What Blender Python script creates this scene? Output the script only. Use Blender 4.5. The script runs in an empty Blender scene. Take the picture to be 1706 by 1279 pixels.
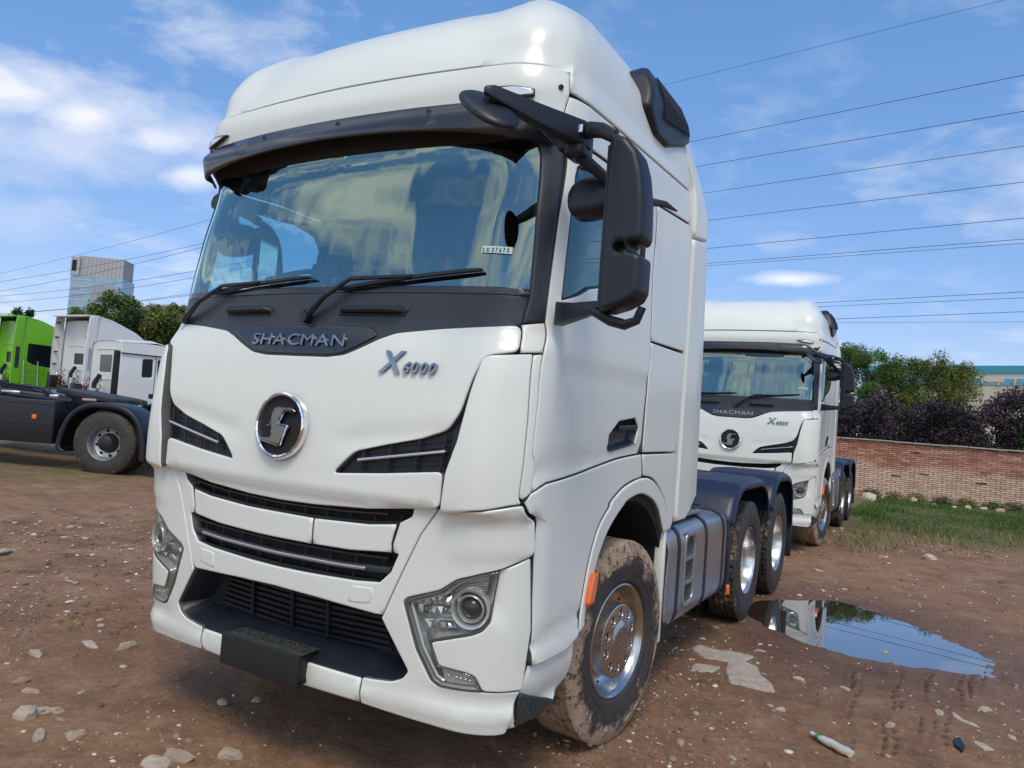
import bpy, bmesh, math, random
import numpy as np
from bisect import bisect_right
from mathutils import Vector, Matrix, noise
from mathutils.geometry import delaunay_2d_cdt
R = random.Random(7)
RAD = math.radians
scn = bpy.context.scene
COL = scn.collection

# ------------------------------------------------------------------ camera
CAM_POS = Vector((2.5756, -2.4639, 1.6785))
CR = Vector((0.86630419, 0.4937542, 0.07565607))
CU = Vector((-0.04612473, -0.07174087, 0.99635624))
CF = Vector((-0.49738271, 0.8666372, 0.03937514))
cam = bpy.data.cameras.new('camera')
camo = bpy.data.objects.new('camera', cam)
COL.objects.link(camo)
camo.matrix_world = Matrix(((CR.x, CU.x, -CF.x, CAM_POS.x), (CR.y, CU.y, -CF.y, CAM_POS.y), (CR.z, CU.z, -CF.z, CAM_POS.z), (0, 0, 0, 1)))
cam.sensor_width = 36.0
cam.lens = 36.0 * 1242.7 / 1706.0
cam.clip_start = 0.05
cam.clip_end = 3000
scn.camera = camo

# ------------------------------------------------------------------ world, sun, exposure
SUN = Vector((0.30, -0.47, 0.83)).normalized()       # towards the sun
world = bpy.data.worlds.new('World')
scn.world = world
world.use_nodes = True
wn = world.node_tree.nodes
wl = world.node_tree.links
wn.clear()


def node(tree, typ, **kw):
    n = tree.nodes.new(typ)
    for k, v in kw.items():
        if k.startswith('i_'):
            n.inputs[k[2:].replace('_', ' ')].default_value = v
        elif k.startswith('n_'):
            n.inputs[int(k[2:])].default_value = v
        else:
            setattr(n, k, v)
    return n


def wnode(typ, **kw):
    return node(world.node_tree, typ, **kw)


def wmath(op, a, b=None, c=None, clamp=False):
    n = wnode('ShaderNodeMath', operation=op, use_clamp=clamp)
    for i, v in enumerate((a, b, c)):
        if v is None:
            continue
        if isinstance(v, (int, float)):
            n.inputs[i].default_value = v
        else:
            wl.new(v, n.inputs[i])
    return n.outputs[0]


sky = wnode('ShaderNodeTexSky', sky_type='NISHITA', sun_disc=False)
sky.sun_elevation = math.asin(SUN.z)
sky.sun_rotation = math.atan2(SUN.x, SUN.y)
sky.altitude = 300
sky.air_density = 1.0
sky.dust_density = 0.15
sky.ozone_density = 1.0
tc = wnode('ShaderNodeTexCoord')
sep = wnode('ShaderNodeSeparateXYZ')
wl.new(tc.outputs['Generated'], sep.inputs[0])
zc = wmath('ADD', wmath('MAXIMUM', sep.outputs[2], 0.0), 0.16)
cx = wmath('DIVIDE', sep.outputs[0], zc)
cy = wmath('DIVIDE', sep.outputs[1], zc)
comb = wnode('ShaderNodeCombineXYZ')
wl.new(cx, comb.inputs[0])
wl.new(cy, comb.inputs[1])
# high thin clouds everywhere
n1 = wnode('ShaderNodeTexNoise')
n1.inputs['Scale'].default_value = 3.4
n1.inputs['Detail'].default_value = 9
n1.inputs['Roughness'].default_value = 0.62
n1.inputs['Distortion'].default_value = 0.25
wl.new(comb.outputs[0], n1.inputs['Vector'])
n2 = wnode('ShaderNodeTexNoise')
n2.inputs['Scale'].default_value = 0.8
n2.inputs['Detail'].default_value = 3
wl.new(comb.outputs[0], n2.inputs['Vector'])
cir = wmath('MULTIPLY', wmath('MULTIPLY_ADD', n1.outputs['Fac'], 4.2, -2.1, True), wmath('MULTIPLY_ADD', n2.outputs['Fac'], 3.4, -1.25, True))
cir = wmath('MULTIPLY', cir, 0.62)
# a bank of cumulus, placed by direction
n3 = wnode('ShaderNodeTexNoise')
n3.inputs['Scale'].default_value = 9.0
n3.inputs['Detail'].default_value = 8
n3.inputs['Roughness'].default_value = 0.58
mp = wnode('ShaderNodeMapping')
mp.inputs['Scale'].default_value = (1, 1, 2.0)
wl.new(tc.outputs['Generated'], mp.inputs[0])
wl.new(mp.outputs[0], n3.inputs['Vector'])


def blob(dirv, right, rx, ry):
    """soft elliptical mask round a direction of the sky"""
    d = Vector(dirv).normalized()
    r = Vector(right)
    r = (r - d * r.dot(d)).normalized()
    u = d.cross(r)
    outs = []
    for ax, s in ((r, rx), (u, ry)):
        vm = wnode('ShaderNodeVectorMath', operation='DOT_PRODUCT')
        wl.new(tc.outputs['Generated'], vm.inputs[0])
        vm.inputs[1].default_value = ax
        outs.append(wmath('POWER', wmath('ABSOLUTE', wmath('DIVIDE', vm.outputs['Value'], s)), 2.0))
    m = wmath('SUBTRACT', 1.0, wmath('SQRT', wmath('ADD', outs[0], outs[1])))
    vm = wnode('ShaderNodeVectorMath', operation='DOT_PRODUCT')
    wl.new(tc.outputs['Generated'], vm.inputs[0])
    vm.inputs[1].default_value = d
    return wmath('MINIMUM', m, wmath('MULTIPLY', wmath('SUBTRACT', vm.outputs['Value'], 0.5), 3.0))


def pxdir(px, py):
    return (CF * 1242.7 + CR * (px - 853) + CU * (639.5 - py)).normalized()


def pxdepth(px, py, dep):
    d = pxdir(px, py)
    return CAM_POS + d * (dep / d.dot(CF))


cum = None
for (px, py, rx, ry, g) in ((15, 150, .15, .052, .9), (150, 190, .11, .046, .95), (262, 232, .09, .036, .75), (120, 235, .26, .075, .5),
                            (315, 293, .055, .022, .8), (1310, 465, .075, .013, .9), (60, 355, .12, .04, .25),
                            (-260, 260, .2, .08, .9), (2000, 300, .25, .07, .6)):
    b = blob(pxdir(px, py), CR, rx, ry)
    v = wmath('MULTIPLY', wmath('MULTIPLY_ADD', wmath('ADD', wmath('MULTIPLY', b, 1.2), wmath('MULTIPLY_ADD', n3.outputs['Fac'], 1.9, -1.05)), 1.15, 0.0, True), g)
    cum = v if cum is None else wmath('MAXIMUM', cum, v)
# clouds over the rest of the sky (behind the photographer): broad streaks
n4 = wnode('ShaderNodeTexNoise')
n4.inputs['Scale'].default_value = 1.3
n4.inputs['Detail'].default_value = 7
n4.inputs['Roughness'].default_value = 0.55
n4.inputs['Distortion'].default_value = 0.6
mp2 = wnode('ShaderNodeMapping')
mp2.inputs['Scale'].default_value = (1.6, 0.7, 1)
mp2.inputs['Location'].default_value = (3.1, 1.7, 0)
wl.new(comb.outputs[0], mp2.inputs[0])
wl.new(mp2.outputs[0], n4.inputs['Vector'])
back = wmath('MULTIPLY_ADD', sep.outputs[1], -4.0, 0.4, True)
bk = wmath('MULTIPLY', wmath('MULTIPLY_ADD', n4.outputs['Fac'], 6.5, -2.95, True), back)
cl = wmath('MAXIMUM', cir, cum)
lift = wnode('ShaderNodeMix', data_type='RGBA', blend_type='MULTIPLY')
lift.inputs[0].default_value = 1.0
wl.new(sky.outputs[0], lift.inputs[6])
hz = wnode('ShaderNodeMix', data_type='RGBA')
wl.new(wmath('MULTIPLY', sep.outputs[2], 2.2, None, True), hz.inputs[0])
hz.inputs[6].default_value = (.56, .505, .66, 1)
hz.inputs[7].default_value = (.76, 1.02, 1.20, 1)
wl.new(hz.outputs[2], lift.inputs[7])
cm = wnode('ShaderNodeMix', data_type='RGBA')
wl.new(wmath('MULTIPLY', cl, 0.85), cm.inputs[0])
wl.new(lift.outputs[2], cm.inputs[6])
cm.inputs[7].default_value = (6.4, 6.3, 6.5, 1)
cb_ = wnode('ShaderNodeMix', data_type='RGBA')
wl.new(wmath('MULTIPLY', bk, 0.95), cb_.inputs[0])
wl.new(cm.outputs[2], cb_.inputs[6])
cb_.inputs[7].default_value = (7.6, 7.6, 7.0, 1)
bg = wnode('ShaderNodeBackground')
SKY_STRENGTH = 0.14
bg.inputs[1].default_value = SKY_STRENGTH
wl.new(cb_.outputs[2], bg.inputs[0])
wo = wnode('ShaderNodeOutputWorld')
wl.new(bg.outputs[0], wo.inputs[0])

sun = bpy.data.lights.new('sun', 'SUN')
sun.energy = 1.5
sun.angle = RAD(22)
sun.color = (1.0, 0.885, 0.72)
suno = bpy.data.objects.new('sun', sun)
COL.objects.link(suno)
suno.rotation_euler = (-SUN).to_track_quat('-Z', 'Y').to_euler()
scn.view_settings.view_transform = 'Standard'
scn.view_settings.look = 'None'
scn.view_settings.gamma = 1
scn.view_settings.use_curve_mapping = False
scn.view_settings.exposure = 0.30
scn.render.engine = 'CYCLES'
scn.cycles.use_denoising = True
scn.cycles.max_bounces = 8
scn.cycles.caustics_reflective = False
scn.cycles.caustics_refractive = False

# ------------------------------------------------------------------ materials


class Mat:
    """tiny helper round a Principled material"""

    def __init__(s, name, col=(.5, .5, .5), rough=.5, metal=0, spec=.5, coat=0, coat_r=.05):
        s.m = bpy.data.materials.new(name)
        s.m.use_nodes = True
        s.t = s.m.node_tree
        s.p = s.t.nodes['Principled BSDF']
        s.p.inputs['Base Color'].default_value = (*col, 1)
        s.p.inputs['Roughness'].default_value = rough
        s.p.inputs['Metallic'].default_value = metal
        s.p.inputs['Specular IOR Level'].default_value = spec
        s.p.inputs['Coat Weight'].default_value = coat
        s.p.inputs['Coat Roughness'].default_value = coat_r
        s.tc = s.t.nodes.new('ShaderNodeTexCoord')

    def noise(s, scale, detail=5, rough=.55, coord='Object', dist=0, stretch=None):
        n = s.t.nodes.new('ShaderNodeTexNoise')
        n.inputs['Scale'].default_value = scale
        n.inputs['Detail'].default_value = detail
        n.inputs['Roughness'].default_value = rough
        n.inputs['Distortion'].default_value = dist
        if stretch:
            m = s.t.nodes.new('ShaderNodeMapping')
            m.inputs['Scale'].default_value = stretch
            s.t.links.new(s.tc.outputs[coord], m.inputs[0])
            s.t.links.new(m.outputs[0], n.inputs['Vector'])
        else:
            s.t.links.new(s.tc.outputs[coord], n.inputs['Vector'])
        return n.outputs['Fac']

    def math(s, op, a, b=None, c=None, clamp=False):
        n = s.t.nodes.new('ShaderNodeMath')
        n.operation = op
        n.use_clamp = clamp
        for i, v in enumerate((a, b, c)):
            if v is None:
                continue
            if isinstance(v, (int, float)):
                n.inputs[i].default_value = v
            else:
                s.t.links.new(v, n.inputs[i])
        return n.outputs[0]

    def ramp(s, fac, stops):
        n = s.t.nodes.new('ShaderNodeValToRGB')
        cr = n.color_ramp
        while len(cr.elements) < len(stops):
            cr.elements.new(.5)
        for e, (p, c) in zip(cr.elements, stops):
            e.position = p
            e.color = (*c, 1) if len(c) == 3 else c
        s.t.links.new(fac, n.inputs[0])
        return n.outputs[0]

    def mix(s, fac, a, b, blend='MIX'):
        n = s.t.nodes.new('ShaderNodeMix')
        n.data_type = 'RGBA'
        n.blend_type = blend
        for i, v in ((0, fac), (6, a), (7, b)):
            if isinstance(v, (int, float)):
                n.inputs[i].default_value = v
            elif isinstance(v, tuple):
                n.inputs[i].default_value = (*v, 1)
            else:
                s.t.links.new(v, n.inputs[i])
        return n.outputs[2]

    def col(s, o):
        s.t.links.new(o, s.p.inputs['Base Color'])

    def rough(s, o):
        s.t.links.new(o, s.p.inputs['Roughness'])

    def bump(s, h, strength=.3, dist=.01, normal_only=False):
        b = s.t.nodes.new('ShaderNodeBump')
        b.inputs['Strength'].default_value = strength
        b.inputs['Distance'].default_value = dist
        s.t.links.new(h, b.inputs['Height'])
        s.t.links.new(b.outputs[0], s.p.inputs['Normal'])
        return b.outputs[0]

    def attr(s, name):
        n = s.t.nodes.new('ShaderNodeAttribute')
        n.attribute_name = name
        return n.outputs['Fac']

    def objrand(s):
        n = s.t.nodes.new('ShaderNodeObjectInfo')
        return n.outputs['Random']


def paint(name, col, dust=.25):
    m = Mat(name, col, .42, coat=.35, coat_r=.14)
    f = m.noise(3.0, 6, .6)
    # fine rain streaks of dust, stretched along the height
    s_ = m.noise(14.0, 5, .7, stretch=(1, 1, .05))
    k = m.math('MULTIPLY_ADD', s_, 2.4, -1.1, True)
    d = m.mix(m.math('MULTIPLY', k, dust * .5), tuple(col), tuple(c * .78 for c in col))
    d = m.mix(m.math('MULTIPLY_ADD', f, dust * .6, -.12 * dust, True), d, tuple(c * .9 for c in col))
    sx = m.t.nodes.new('ShaderNodeSeparateXYZ')
    m.t.links.new(m.tc.outputs['Object'], sx.inputs[0])
    low = m.math('MULTIPLY_ADD', sx.outputs[2], -1.3, 1.35, True)
    spl = m.math('MULTIPLY', low, m.math('MULTIPLY_ADD', m.noise(9, 8, .75), 2.6, -1.15, True))
    d = m.mix(m.math('MULTIPLY', spl, .3), d, (.36, .27, .2))
    m.col(d)
    m.rough(m.math('MULTIPLY_ADD', k, .12, .36))
    return m.m


M = {}
M['white'] = paint('white_paint', (.78, .815, .755))
M['white2'] = paint('white_paint_dusty', (.74, .75, .74), .5)
M['green'] = paint('green_paint', (.17, .50, .015), .4)
m = Mat('black_plastic', (.011, .013, .021), .42)
m.bump(m.noise(320, 2), .12, .002)
m.rough(m.math('MULTIPLY_ADD', m.noise(7, 5), .3, .28))
M['plastic'] = m.m
m = Mat('satin_dark_panel', (.030, .034, .045), .4)
m.bump(m.noise(500, 2), .08, .001)
m.rough(m.math('MULTIPLY_ADD', m.noise(5, 5), .25, .27))
M['panel'] = m.m
m = Mat('gloss_dark', (.012, .013, .017), .12, coat=.6)
m.rough(m.math('MULTIPLY_ADD', m.noise(4, 4), .2, .2))
M['gloss'] = m.m
m = Mat('blue_black_plastic', (.012, .020, .050), .38)
m.rough(m.math('MULTIPLY_ADD', m.noise(5, 5), .3, .25))
m.bump(m.noise(240, 2), .1, .002)
m.col(m.mix(m.math('MULTIPLY_ADD', m.noise(11, 8, .7), 2.4, -1.35, True), (.012, .020, .050), (.12, .09, .07)))
M['fender'] = m.m
M['dark'] = Mat('matt_black', (.012, .012, .013), .8).m
M['chassis'] = Mat('chassis_black', (.012, .013, .017), .5).m
m = Mat('chrome', (.86, .87, .88), .07, 1)
m.rough(m.math('MULTIPLY_ADD', m.noise(20, 6, .7), .14, .0, True))
M['chrome'] = m.m
m = Mat('wheel_chrome', (.58, .57, .55), .14, 1)
m.col(m.mix(m.math('MULTIPLY_ADD', m.noise(8, 8, .7), 3, -1.3, True), (.60, .59, .57), (.36, .29, .23)))
m.rough(m.math('MULTIPLY_ADD', m.noise(9, 7, .7), .5, -.02, True))
M['wchrome'] = m.m
m = Mat('dull_chrome_letters', (.36, .36, .37), .2, 1)
M['letter'] = m.m
m = Mat('dark_chrome', (.17, .17, .18), .12, 1)
M['dchrome'] = m.m
m = Mat('lamp_reflector', (.62, .63, .62), .25, .5, coat=.8)
M['refl'] = m.m
m = Mat('satin_silver', (.62, .64, .68), .25, .9)
M['silver'] = m.m
m = Mat('brushed_aluminium', (.42, .43, .44), .34, .85)
m.bump(m.noise(30, 4, .5, stretch=(1, .02, 4)), .06, .003)
m.rough(m.math('MULTIPLY_ADD', m.noise(6, 6, .6), .3, .2))
M['alu'] = m.m
m = Mat('wheel_alloy', (.70, .69, .66), .2, 1)
m.col(m.mix(m.math('MULTIPLY_ADD', m.noise(7, 8, .7), 3, -1.45, True), (.74, .73, .70), (.40, .30, .20)))
m.rough(m.math('MULTIPLY_ADD', m.noise(9, 6, .6), .55, .0, True))
M['alloy'] = m.m
m = Mat('wheel_steel', (.55, .56, .57), .4, .7)
m.col(m.mix(m.math('MULTIPLY_ADD', m.noise(9, 8, .7), 3, -1.45, True), (.55, .56, .57), (.25, .2, .15)))
M['steel'] = m.m
M['orange'] = Mat('orange_lens', (.85, .16, .01), .2, coat=.8).m
M['red'] = Mat('red_lens', (.5, .01, .01), .2, coat=.8).m
M['lensw'] = Mat('clear_lens', (.72, .74, .74), .12, .35, coat=1).m
M['seat'] = Mat('seat_cloth', (.03, .033, .04), .9).m
M['trim'] = Mat('cab_trim', (.028, .032, .038), .7).m
m = Mat('pale_curtain', (.34, .33, .26), .8)
M['curtain'] = m.m


def glass(name, tint, refl, wavy=0.0, rough=0.0):
    m = bpy.data.materials.new(name)
    m.use_nodes = True
    t = m.node_tree
    t.nodes.clear()
    o = t.nodes.new('ShaderNodeOutputMaterial')
    tr = t.nodes.new('ShaderNodeBsdfTransparent')
    tr.inputs[0].default_value = (*tint, 1)
    gl = t.nodes.new('ShaderNodeBsdfGlossy')
    gl.inputs['Roughness'].default_value = rough
    gl.inputs[0].default_value = (.74, .96, .90, 1)
    fr = t.nodes.new('ShaderNodeFresnel')
    gb = t.nodes.new('ShaderNodeNewGeometry')
    io = t.nodes.new('ShaderNodeMath')          # the same reflectance from both sides of the thin pane
    io.operation = 'MULTIPLY_ADD'
    io.inputs[1].default_value = 1 / 1.55 - 1.55
    io.inputs[2].default_value = 1.55
    t.links.new(gb.outputs['Backfacing'], io.inputs[0])
    t.links.new(io.outputs[0], fr.inputs[0])
    ma = t.nodes.new('ShaderNodeMath')
    ma.operation = 'MULTIPLY_ADD'
    ma.use_clamp = True
    ma.inputs[1].default_value = 1.6
    ma.inputs[2].default_value = refl
    t.links.new(fr.outputs[0], ma.inputs[0])
    mx = t.nodes.new('ShaderNodeMixShader')
    t.links.new(ma.outputs[0], mx.inputs[0])
    t.links.new(tr.outputs[0], mx.inputs[1])
    t.links.new(gl.outputs[0], mx.inputs[2])
    if wavy:
        tcn = t.nodes.new('ShaderNodeTexCoord')
        mpn = t.nodes.new('ShaderNodeMapping')
        mpn.inputs['Scale'].default_value = (1, 1, .12)
        nn = t.nodes.new('ShaderNodeTexNoise')
        nn.inputs['Scale'].default_value = 4.0
        nn.inputs['Detail'].default_value = 2
        bp = t.nodes.new('ShaderNodeBump')
        bp.inputs['Strength'].default_value = wavy
        bp.inputs['Distance'].default_value = .02
        t.links.new(tcn.outputs['Object'], mpn.inputs[0])
        t.links.new(mpn.outputs[0], nn.inputs['Vector'])
        t.links.new(nn.outputs['Fac'], bp.inputs['Height'])
        t.links.new(bp.outputs[0], gl.inputs['Normal'])
    t.links.new(mx.outputs[0], o.inputs[0])
    return m


M['wind'] = glass('windscreen_glass', (.46, .74, .82), .17, .46)
M['side_glass'] = glass('door_glass', (.55, .76, .80), .10, .05)
M['lens'] = glass('lamp_cover', (.93, .95, .95), .02)
M['dark_glass'] = Mat('dark_window', (.010, .013, .018), .15, spec=.25).m
M['dark_edge'] = Mat('panel_gap_shade', (.11, .112, .11), .8).m  # shade of the panel gaps as a dark colour; also the seal at windows


def tyre_mat(name, amount):
    """rubber with dried mud; clean black band next to the rim with a ragged edge"""
    m = Mat(name, (.018, .018, .020), .72)
    sx = m.t.nodes.new('ShaderNodeSeparateXYZ')
    m.t.links.new(m.tc.outputs['Object'], sx.inputs[0])
    r = m.math('SQRT', m.math('ADD', m.math('MULTIPLY', sx.outputs[1], sx.outputs[1]), m.math('MULTIPLY', sx.outputs[2], sx.outputs[2])))
    n = m.noise(5.5, 5, .7)
    n5 = m.noise(38, 6, .7)
    edge = m.math('MULTIPLY_ADD', n, .38, -.19)
    k = m.math('MULTIPLY_ADD', m.math('ADD', m.math('ADD', r, edge), m.math('MULTIPLY_ADD', n5, .05, -.025)), 26.0, -26.0 * (.405 if amount > .8 else .52), True)
    spk = m.math('MULTIPLY_ADD', m.noise(24, 7, .75), 7.0, -2.6 + 1.2 * (amount - .6), True)
    mask = m.math('MULTIPLY', k, spk)
    mud = m.ramp(m.noise(11, 8, .65), [(.25, (.20, .13, .085)), (.5, (.42, .30, .21)), (.75, (.55, .42, .31))])
    film = m.mix(m.math('MULTIPLY_ADD', m.noise(8, 6, .7), 1.1, -.25, True), (.018, .018, .02), (.10, .085, .07))
    m.col(m.mix(m.math('MULTIPLY', mask, min(1, amount + .1)), film, mud))
    m.rough(m.math('MULTIPLY_ADD', mask, .3, .55))
    m.bump(m.math('ADD', m.math('MULTIPLY', mask, m.math('MULTIPLY_ADD', n5, .6, .5)), m.math('MULTIPLY', m.noise(90, 4), .2)), 1.0, .018)
    return m.m


M['tyre_mud'] = tyre_mat('muddy_tyre', 1.0)
M['tyre'] = tyre_mat('dusty_tyre', .55)
m = Mat('checker_plate', (.32, .33, .34), .45, .8)
m.bump(m.noise(60, 2), .3, .004)
M['checker'] = m.m
m = Mat('step_tread', (.03, .032, .03), .75)
m.col(m.ramp(m.noise(60, 6, .8), [(.45, (.02, .022, .02)), (.6, (.05, .055, .05)), (.72, (.25, .25, .22))]))
m.bump(m.noise(120, 3), .6, .004)
M['tread'] = m.m


# ------------------------------------------------------------------ mesh helpers
class MB:
    """collects geometry, then links it as ONE mesh object"""

    def __init__(s):
        s.v = []
        s.f = []

    def add(s, vs, fs):
        b = len(s.v)
        s.v += [tuple(p) for p in vs]
        s.f += [tuple(i + b for i in f) for f in fs]
        return s

    def box(s, c, d, rot=None, taper=1.0):
        x, y, z = d[0] / 2, d[1] / 2, d[2] / 2
        P = [Vector((sx * x * (taper if sz > 0 else 1), sy * y * (taper if sz > 0 else 1), sz * z)) for sz in (-1, 1) for sy in (-1, 1) for sx in (-1, 1)]
        if rot is not None:
            P = [rot @ p for p in P]
        P = [p + Vector(c) for p in P]
        return s.add(P, [(0, 2, 3, 1), (4, 5, 7, 6), (0, 1, 5, 4), (2, 6, 7, 3), (0, 4, 6, 2), (1, 3, 7, 5)])

    def bx(s, x0, x1, y0, y1, z0, z1):
        return s.box(((x0 + x1) / 2, (y0 + y1) / 2, (z0 + z1) / 2), (abs(x1 - x0), abs(y1 - y0), abs(z1 - z0)))

    def tube(s, pts, r, n=10, cap=True, flat=1.0, up=None, ph=0.0):
        pts = [Vector(p) for p in pts]
        rr = r if isinstance(r, (list, tuple)) else [r] * len(pts)
        rings = []
        prev = None
        for i, p in enumerate(pts):
            d = (pts[min(i + 1, len(pts) - 1)] - pts[max(i - 1, 0)]).normalized()
            a = Vector(up) if up else (prev if prev is not None else (Vector((0, 0, 1)) if abs(d.z) < .9 else Vector((1, 0, 0))))
            a = (a - d * a.dot(d)).normalized()
            prev = a
            b = d.cross(a)
            rings.append([p + a * math.cos(2 * math.pi * k / n + ph) * rr[i] + b * math.sin(2 * math.pi * k / n + ph) * rr[i] * flat for k in range(n)])
        vs = [q for g in rings for q in g]
        fs = []
        for i in range(len(pts) - 1):
            for k in range(n):
                a_, b_ = i * n + k, i * n + (k + 1) % n
                fs.append((a_, a_ + n, b_ + n, b_))
        if cap:
            fs.append(tuple(range(n)))
            fs.append(tuple(reversed(range((len(pts) - 1) * n, len(pts) * n))))
        return s.add(vs, fs)

    def lathe(s, prof, n=48, axis='X', c=(0, 0, 0), mod=None, closed=False):
        vs = []
        for i, (a, r) in enumerate(prof):
            for k in range(n):
                th = 2 * math.pi * k / n
                q = r + (mod(i, k, th) if mod else 0)
                if axis == 'X':
                    p = (a, q * math.cos(th), q * math.sin(th))
                elif axis == 'Y':
                    p = (q * math.cos(th), a, q * math.sin(th))
                else:
                    p = (q * math.cos(th), q * math.sin(th), a)
                vs.append((p[0] + c[0], p[1] + c[1], p[2] + c[2]))
        fs = []
        m_ = len(prof)
        for i in range(m_ if closed else m_ - 1):
            j = (i + 1) % m_
            for k in range(n):
                k2 = (k + 1) % n
                fs.append((i * n + k, i * n + k2, j * n + k2, j * n + k))
        return s.add(vs, fs)

    def prism(s, poly, a0, a1, axis='Y'):
        """extrude a 2D outline between two values of an axis"""
        def pt(u, v, a):
            return {'Y': (u, a, v), 'X': (a, u, v), 'Z': (u, v, a)}[axis]
        n = len(poly)
        vs = [pt(u, v, a0) for u, v in poly] + [pt(u, v, a1) for u, v in poly]
        fs = [tuple(range(n)), tuple(range(2 * n - 1, n - 1, -1))] + [(i, i + n, (i + 1) % n + n, (i + 1) % n) for i in range(n)]
        return s.add(vs, fs)

    def ellipsoid(s, c, ax, n=20, m_=12, e=1.0):
        ax = [Vector(a) for a in ax]
        vs = []
        for i in range(m_ + 1):
            ph = math.pi * i / m_
            for k in range(n):
                th = 2 * math.pi * k / n
                f = lambda v: math.copysign(abs(v) ** e, v)
                p = ax[0] * f(math.sin(ph)) * f(math.cos(th)) + ax[1] * f(math.sin(ph)) * f(math.sin(th)) + ax[2] * f(math.cos(ph))
                vs.append(Vector(c) + p)
        fs = [(i * n + k, (i + 1) * n + k, (i + 1) * n + (k + 1) % n, i * n + (k + 1) % n) for i in range(m_) for k in range(n)]
        return s.add(vs, fs)

    def build(s, name, mat, parent=None, smooth=False, bevel=0.0, seg=2, weld=False, mir=False, angle=35):
        me = bpy.data.meshes.new(name)
        me.from_pydata(s.v, [], s.f)
        bm = bmesh.new()
        bm.from_mesh(me)
        if weld:
            bmesh.ops.remove_doubles(bm, verts=bm.verts, dist=1e-5)
        if mir:
            for v in bm.verts:
                v.co.x = -v.co.x
        bmesh.ops.recalc_face_normals(bm, faces=bm.faces)
        bm.to_mesh(me)
        bm.free()
        me.materials.append(mat)
        if smooth:
            me.shade_smooth()
            try:
                me.set_sharp_from_angle(angle=RAD(angle))
            except Exception:
                pass
        o = bpy.data.objects.new(name, me)
        COL.objects.link(o)
        if parent:
            o.parent = parent
        if bevel:
            b = o.modifiers.new('bevel', 'BEVEL')
            b.width = bevel
            b.segments = seg
            b.limit_method = 'ANGLE'
            b.angle_limit = RAD(40)
            b.use_clamp_overlap = True
            for p in me.polygons:
                p.use_smooth = True
            b.harden_normals = False
        return o


def empty(name, label, cat, loc=(0, 0, 0), rz=0, group=None):
    o = bpy.data.objects.new(name, None)
    COL.objects.link(o)
    o.location = loc
    o.rotation_euler = (0, 0, rz)
    o.empty_display_size = .2
    return tag(o, label, cat, group)


def tag(o, label=None, cat=None, group=None, kind=None):
    if label:
        o['label'] = label
    if cat:
        o['category'] = cat
    if group:
        o['group'] = group
    if kind:
        o['kind'] = kind
    return o


def copy_tree(o, parent=None):
    c = o.copy()
    COL.objects.link(c)
    c.parent = parent
    if parent:
        c.matrix_parent_inverse = o.matrix_parent_inverse.copy()
    for ch in list(o.children):
        copy_tree(ch, c)
    return c


# ------------------------------------------------------------------ cab skin: a surface S(t, z)
def pch(T):
    xs = [r[0] for r in T]
    n = len(xs)
    cols = []
    for c in range(1, len(T[0])):
        ys = [r[c] for r in T]
        h = [xs[i + 1] - xs[i] for i in range(n - 1)]
        dl = [(ys[i + 1] - ys[i]) / h[i] for i in range(n - 1)]
        mm = [dl[0]] + [0 if dl[i - 1] * dl[i] <= 0 else 2 * dl[i - 1] * dl[i] / (dl[i - 1] + dl[i]) for i in range(1, n - 1)] + [dl[-1]]
        cols.append((ys, mm))

    def f(z):
        z = min(max(z, xs[0]), xs[-1])
        i = min(max(bisect_right(xs, z) - 1, 0), n - 2)
        h = xs[i + 1] - xs[i]
        s = (z - xs[i]) / h
        a = (1 + 2 * s) * (1 - s) ** 2
        b = s * (1 - s) ** 2 * h
        c = s * s * (3 - 2 * s)
        d = s * s * (s - 1) * h
        return [a * ys[i] + b * m_[i] + c * ys[i + 1] + d * m_[i + 1] for ys, m_ in cols]
    return f


PROF=pch([
(0.290,0.060,0.090,1.176,0.255,0.280),
(0.412,0.030,0.090,1.191,0.255,0.280),
(0.545,0.020,0.090,1.196,0.255,0.260),
(0.840,0.000,0.090,1.196,0.255,0.240),
(1.249,-0.010,0.080,1.196,0.235,0.240),
(1.287,-0.030,0.060,1.196,0.216,0.220),
(1.520,-0.020,0.050,1.196,0.216,0.220),
(1.812,0.000,0.060,1.196,0.216,0.220),
(1.939,0.020,0.070,1.196,0.235,0.240),
(2.027,0.040,0.095,1.196,0.255,0.270),
(2.145,0.050,0.100,1.196,0.274,0.280),
(2.497,0.110,0.100,1.191,0.274,0.280),
(2.840,0.180,0.100,1.181,0.274,0.280),
(2.938,0.140,0.080,1.176,0.265,0.260),
(3.075,0.140,0.080,1.166,0.265,0.270),
(3.183,0.170,0.070,1.151,0.265,0.270),
(3.330,0.230,0.070,1.137,0.255,0.270),
(3.477,0.320,0.070,1.098,0.245,0.280),
(3.575,0.430,0.070,1.039,0.235,0.300),
(3.663,0.560,0.070,0.980,0.225,0.320),
(3.737,0.780,0.080,0.941,0.216,0.340),
(3.791,1.100,0.080,0.813,0.196,0.360),
(3.820,1.500,0.080,0.637,0.176,0.360)])
YE=2.30
def S(t,z):
    y0,b,w,a,d=PROF(z);s=1 if t>=0 else -1;t=abs(t);xc=w-a
    if t<=1: x=t*xc;y=y0+b*x*x
    elif t<=2:
        th=(t-1)*math.pi/2;x=xc+a*math.sin(th);y=y0+b*x*x+d*(1-math.cos(th))
    else:
        yc=y0+b*w*w+d;x=w;y=yc+(t-2)*(YE-yc)
    return (s*x,y,z)


def ut(U):
    """metric arc coordinate -> t"""
    s = 1 if U >= 0 else -1
    U = abs(U)
    if U <= .93:
        t = U / .93
    elif U <= 1.30:
        t = 1 + (U - .93) / .37
    else:
        t = 2 + (U - 1.30) / 1.93
    return s * t


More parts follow.
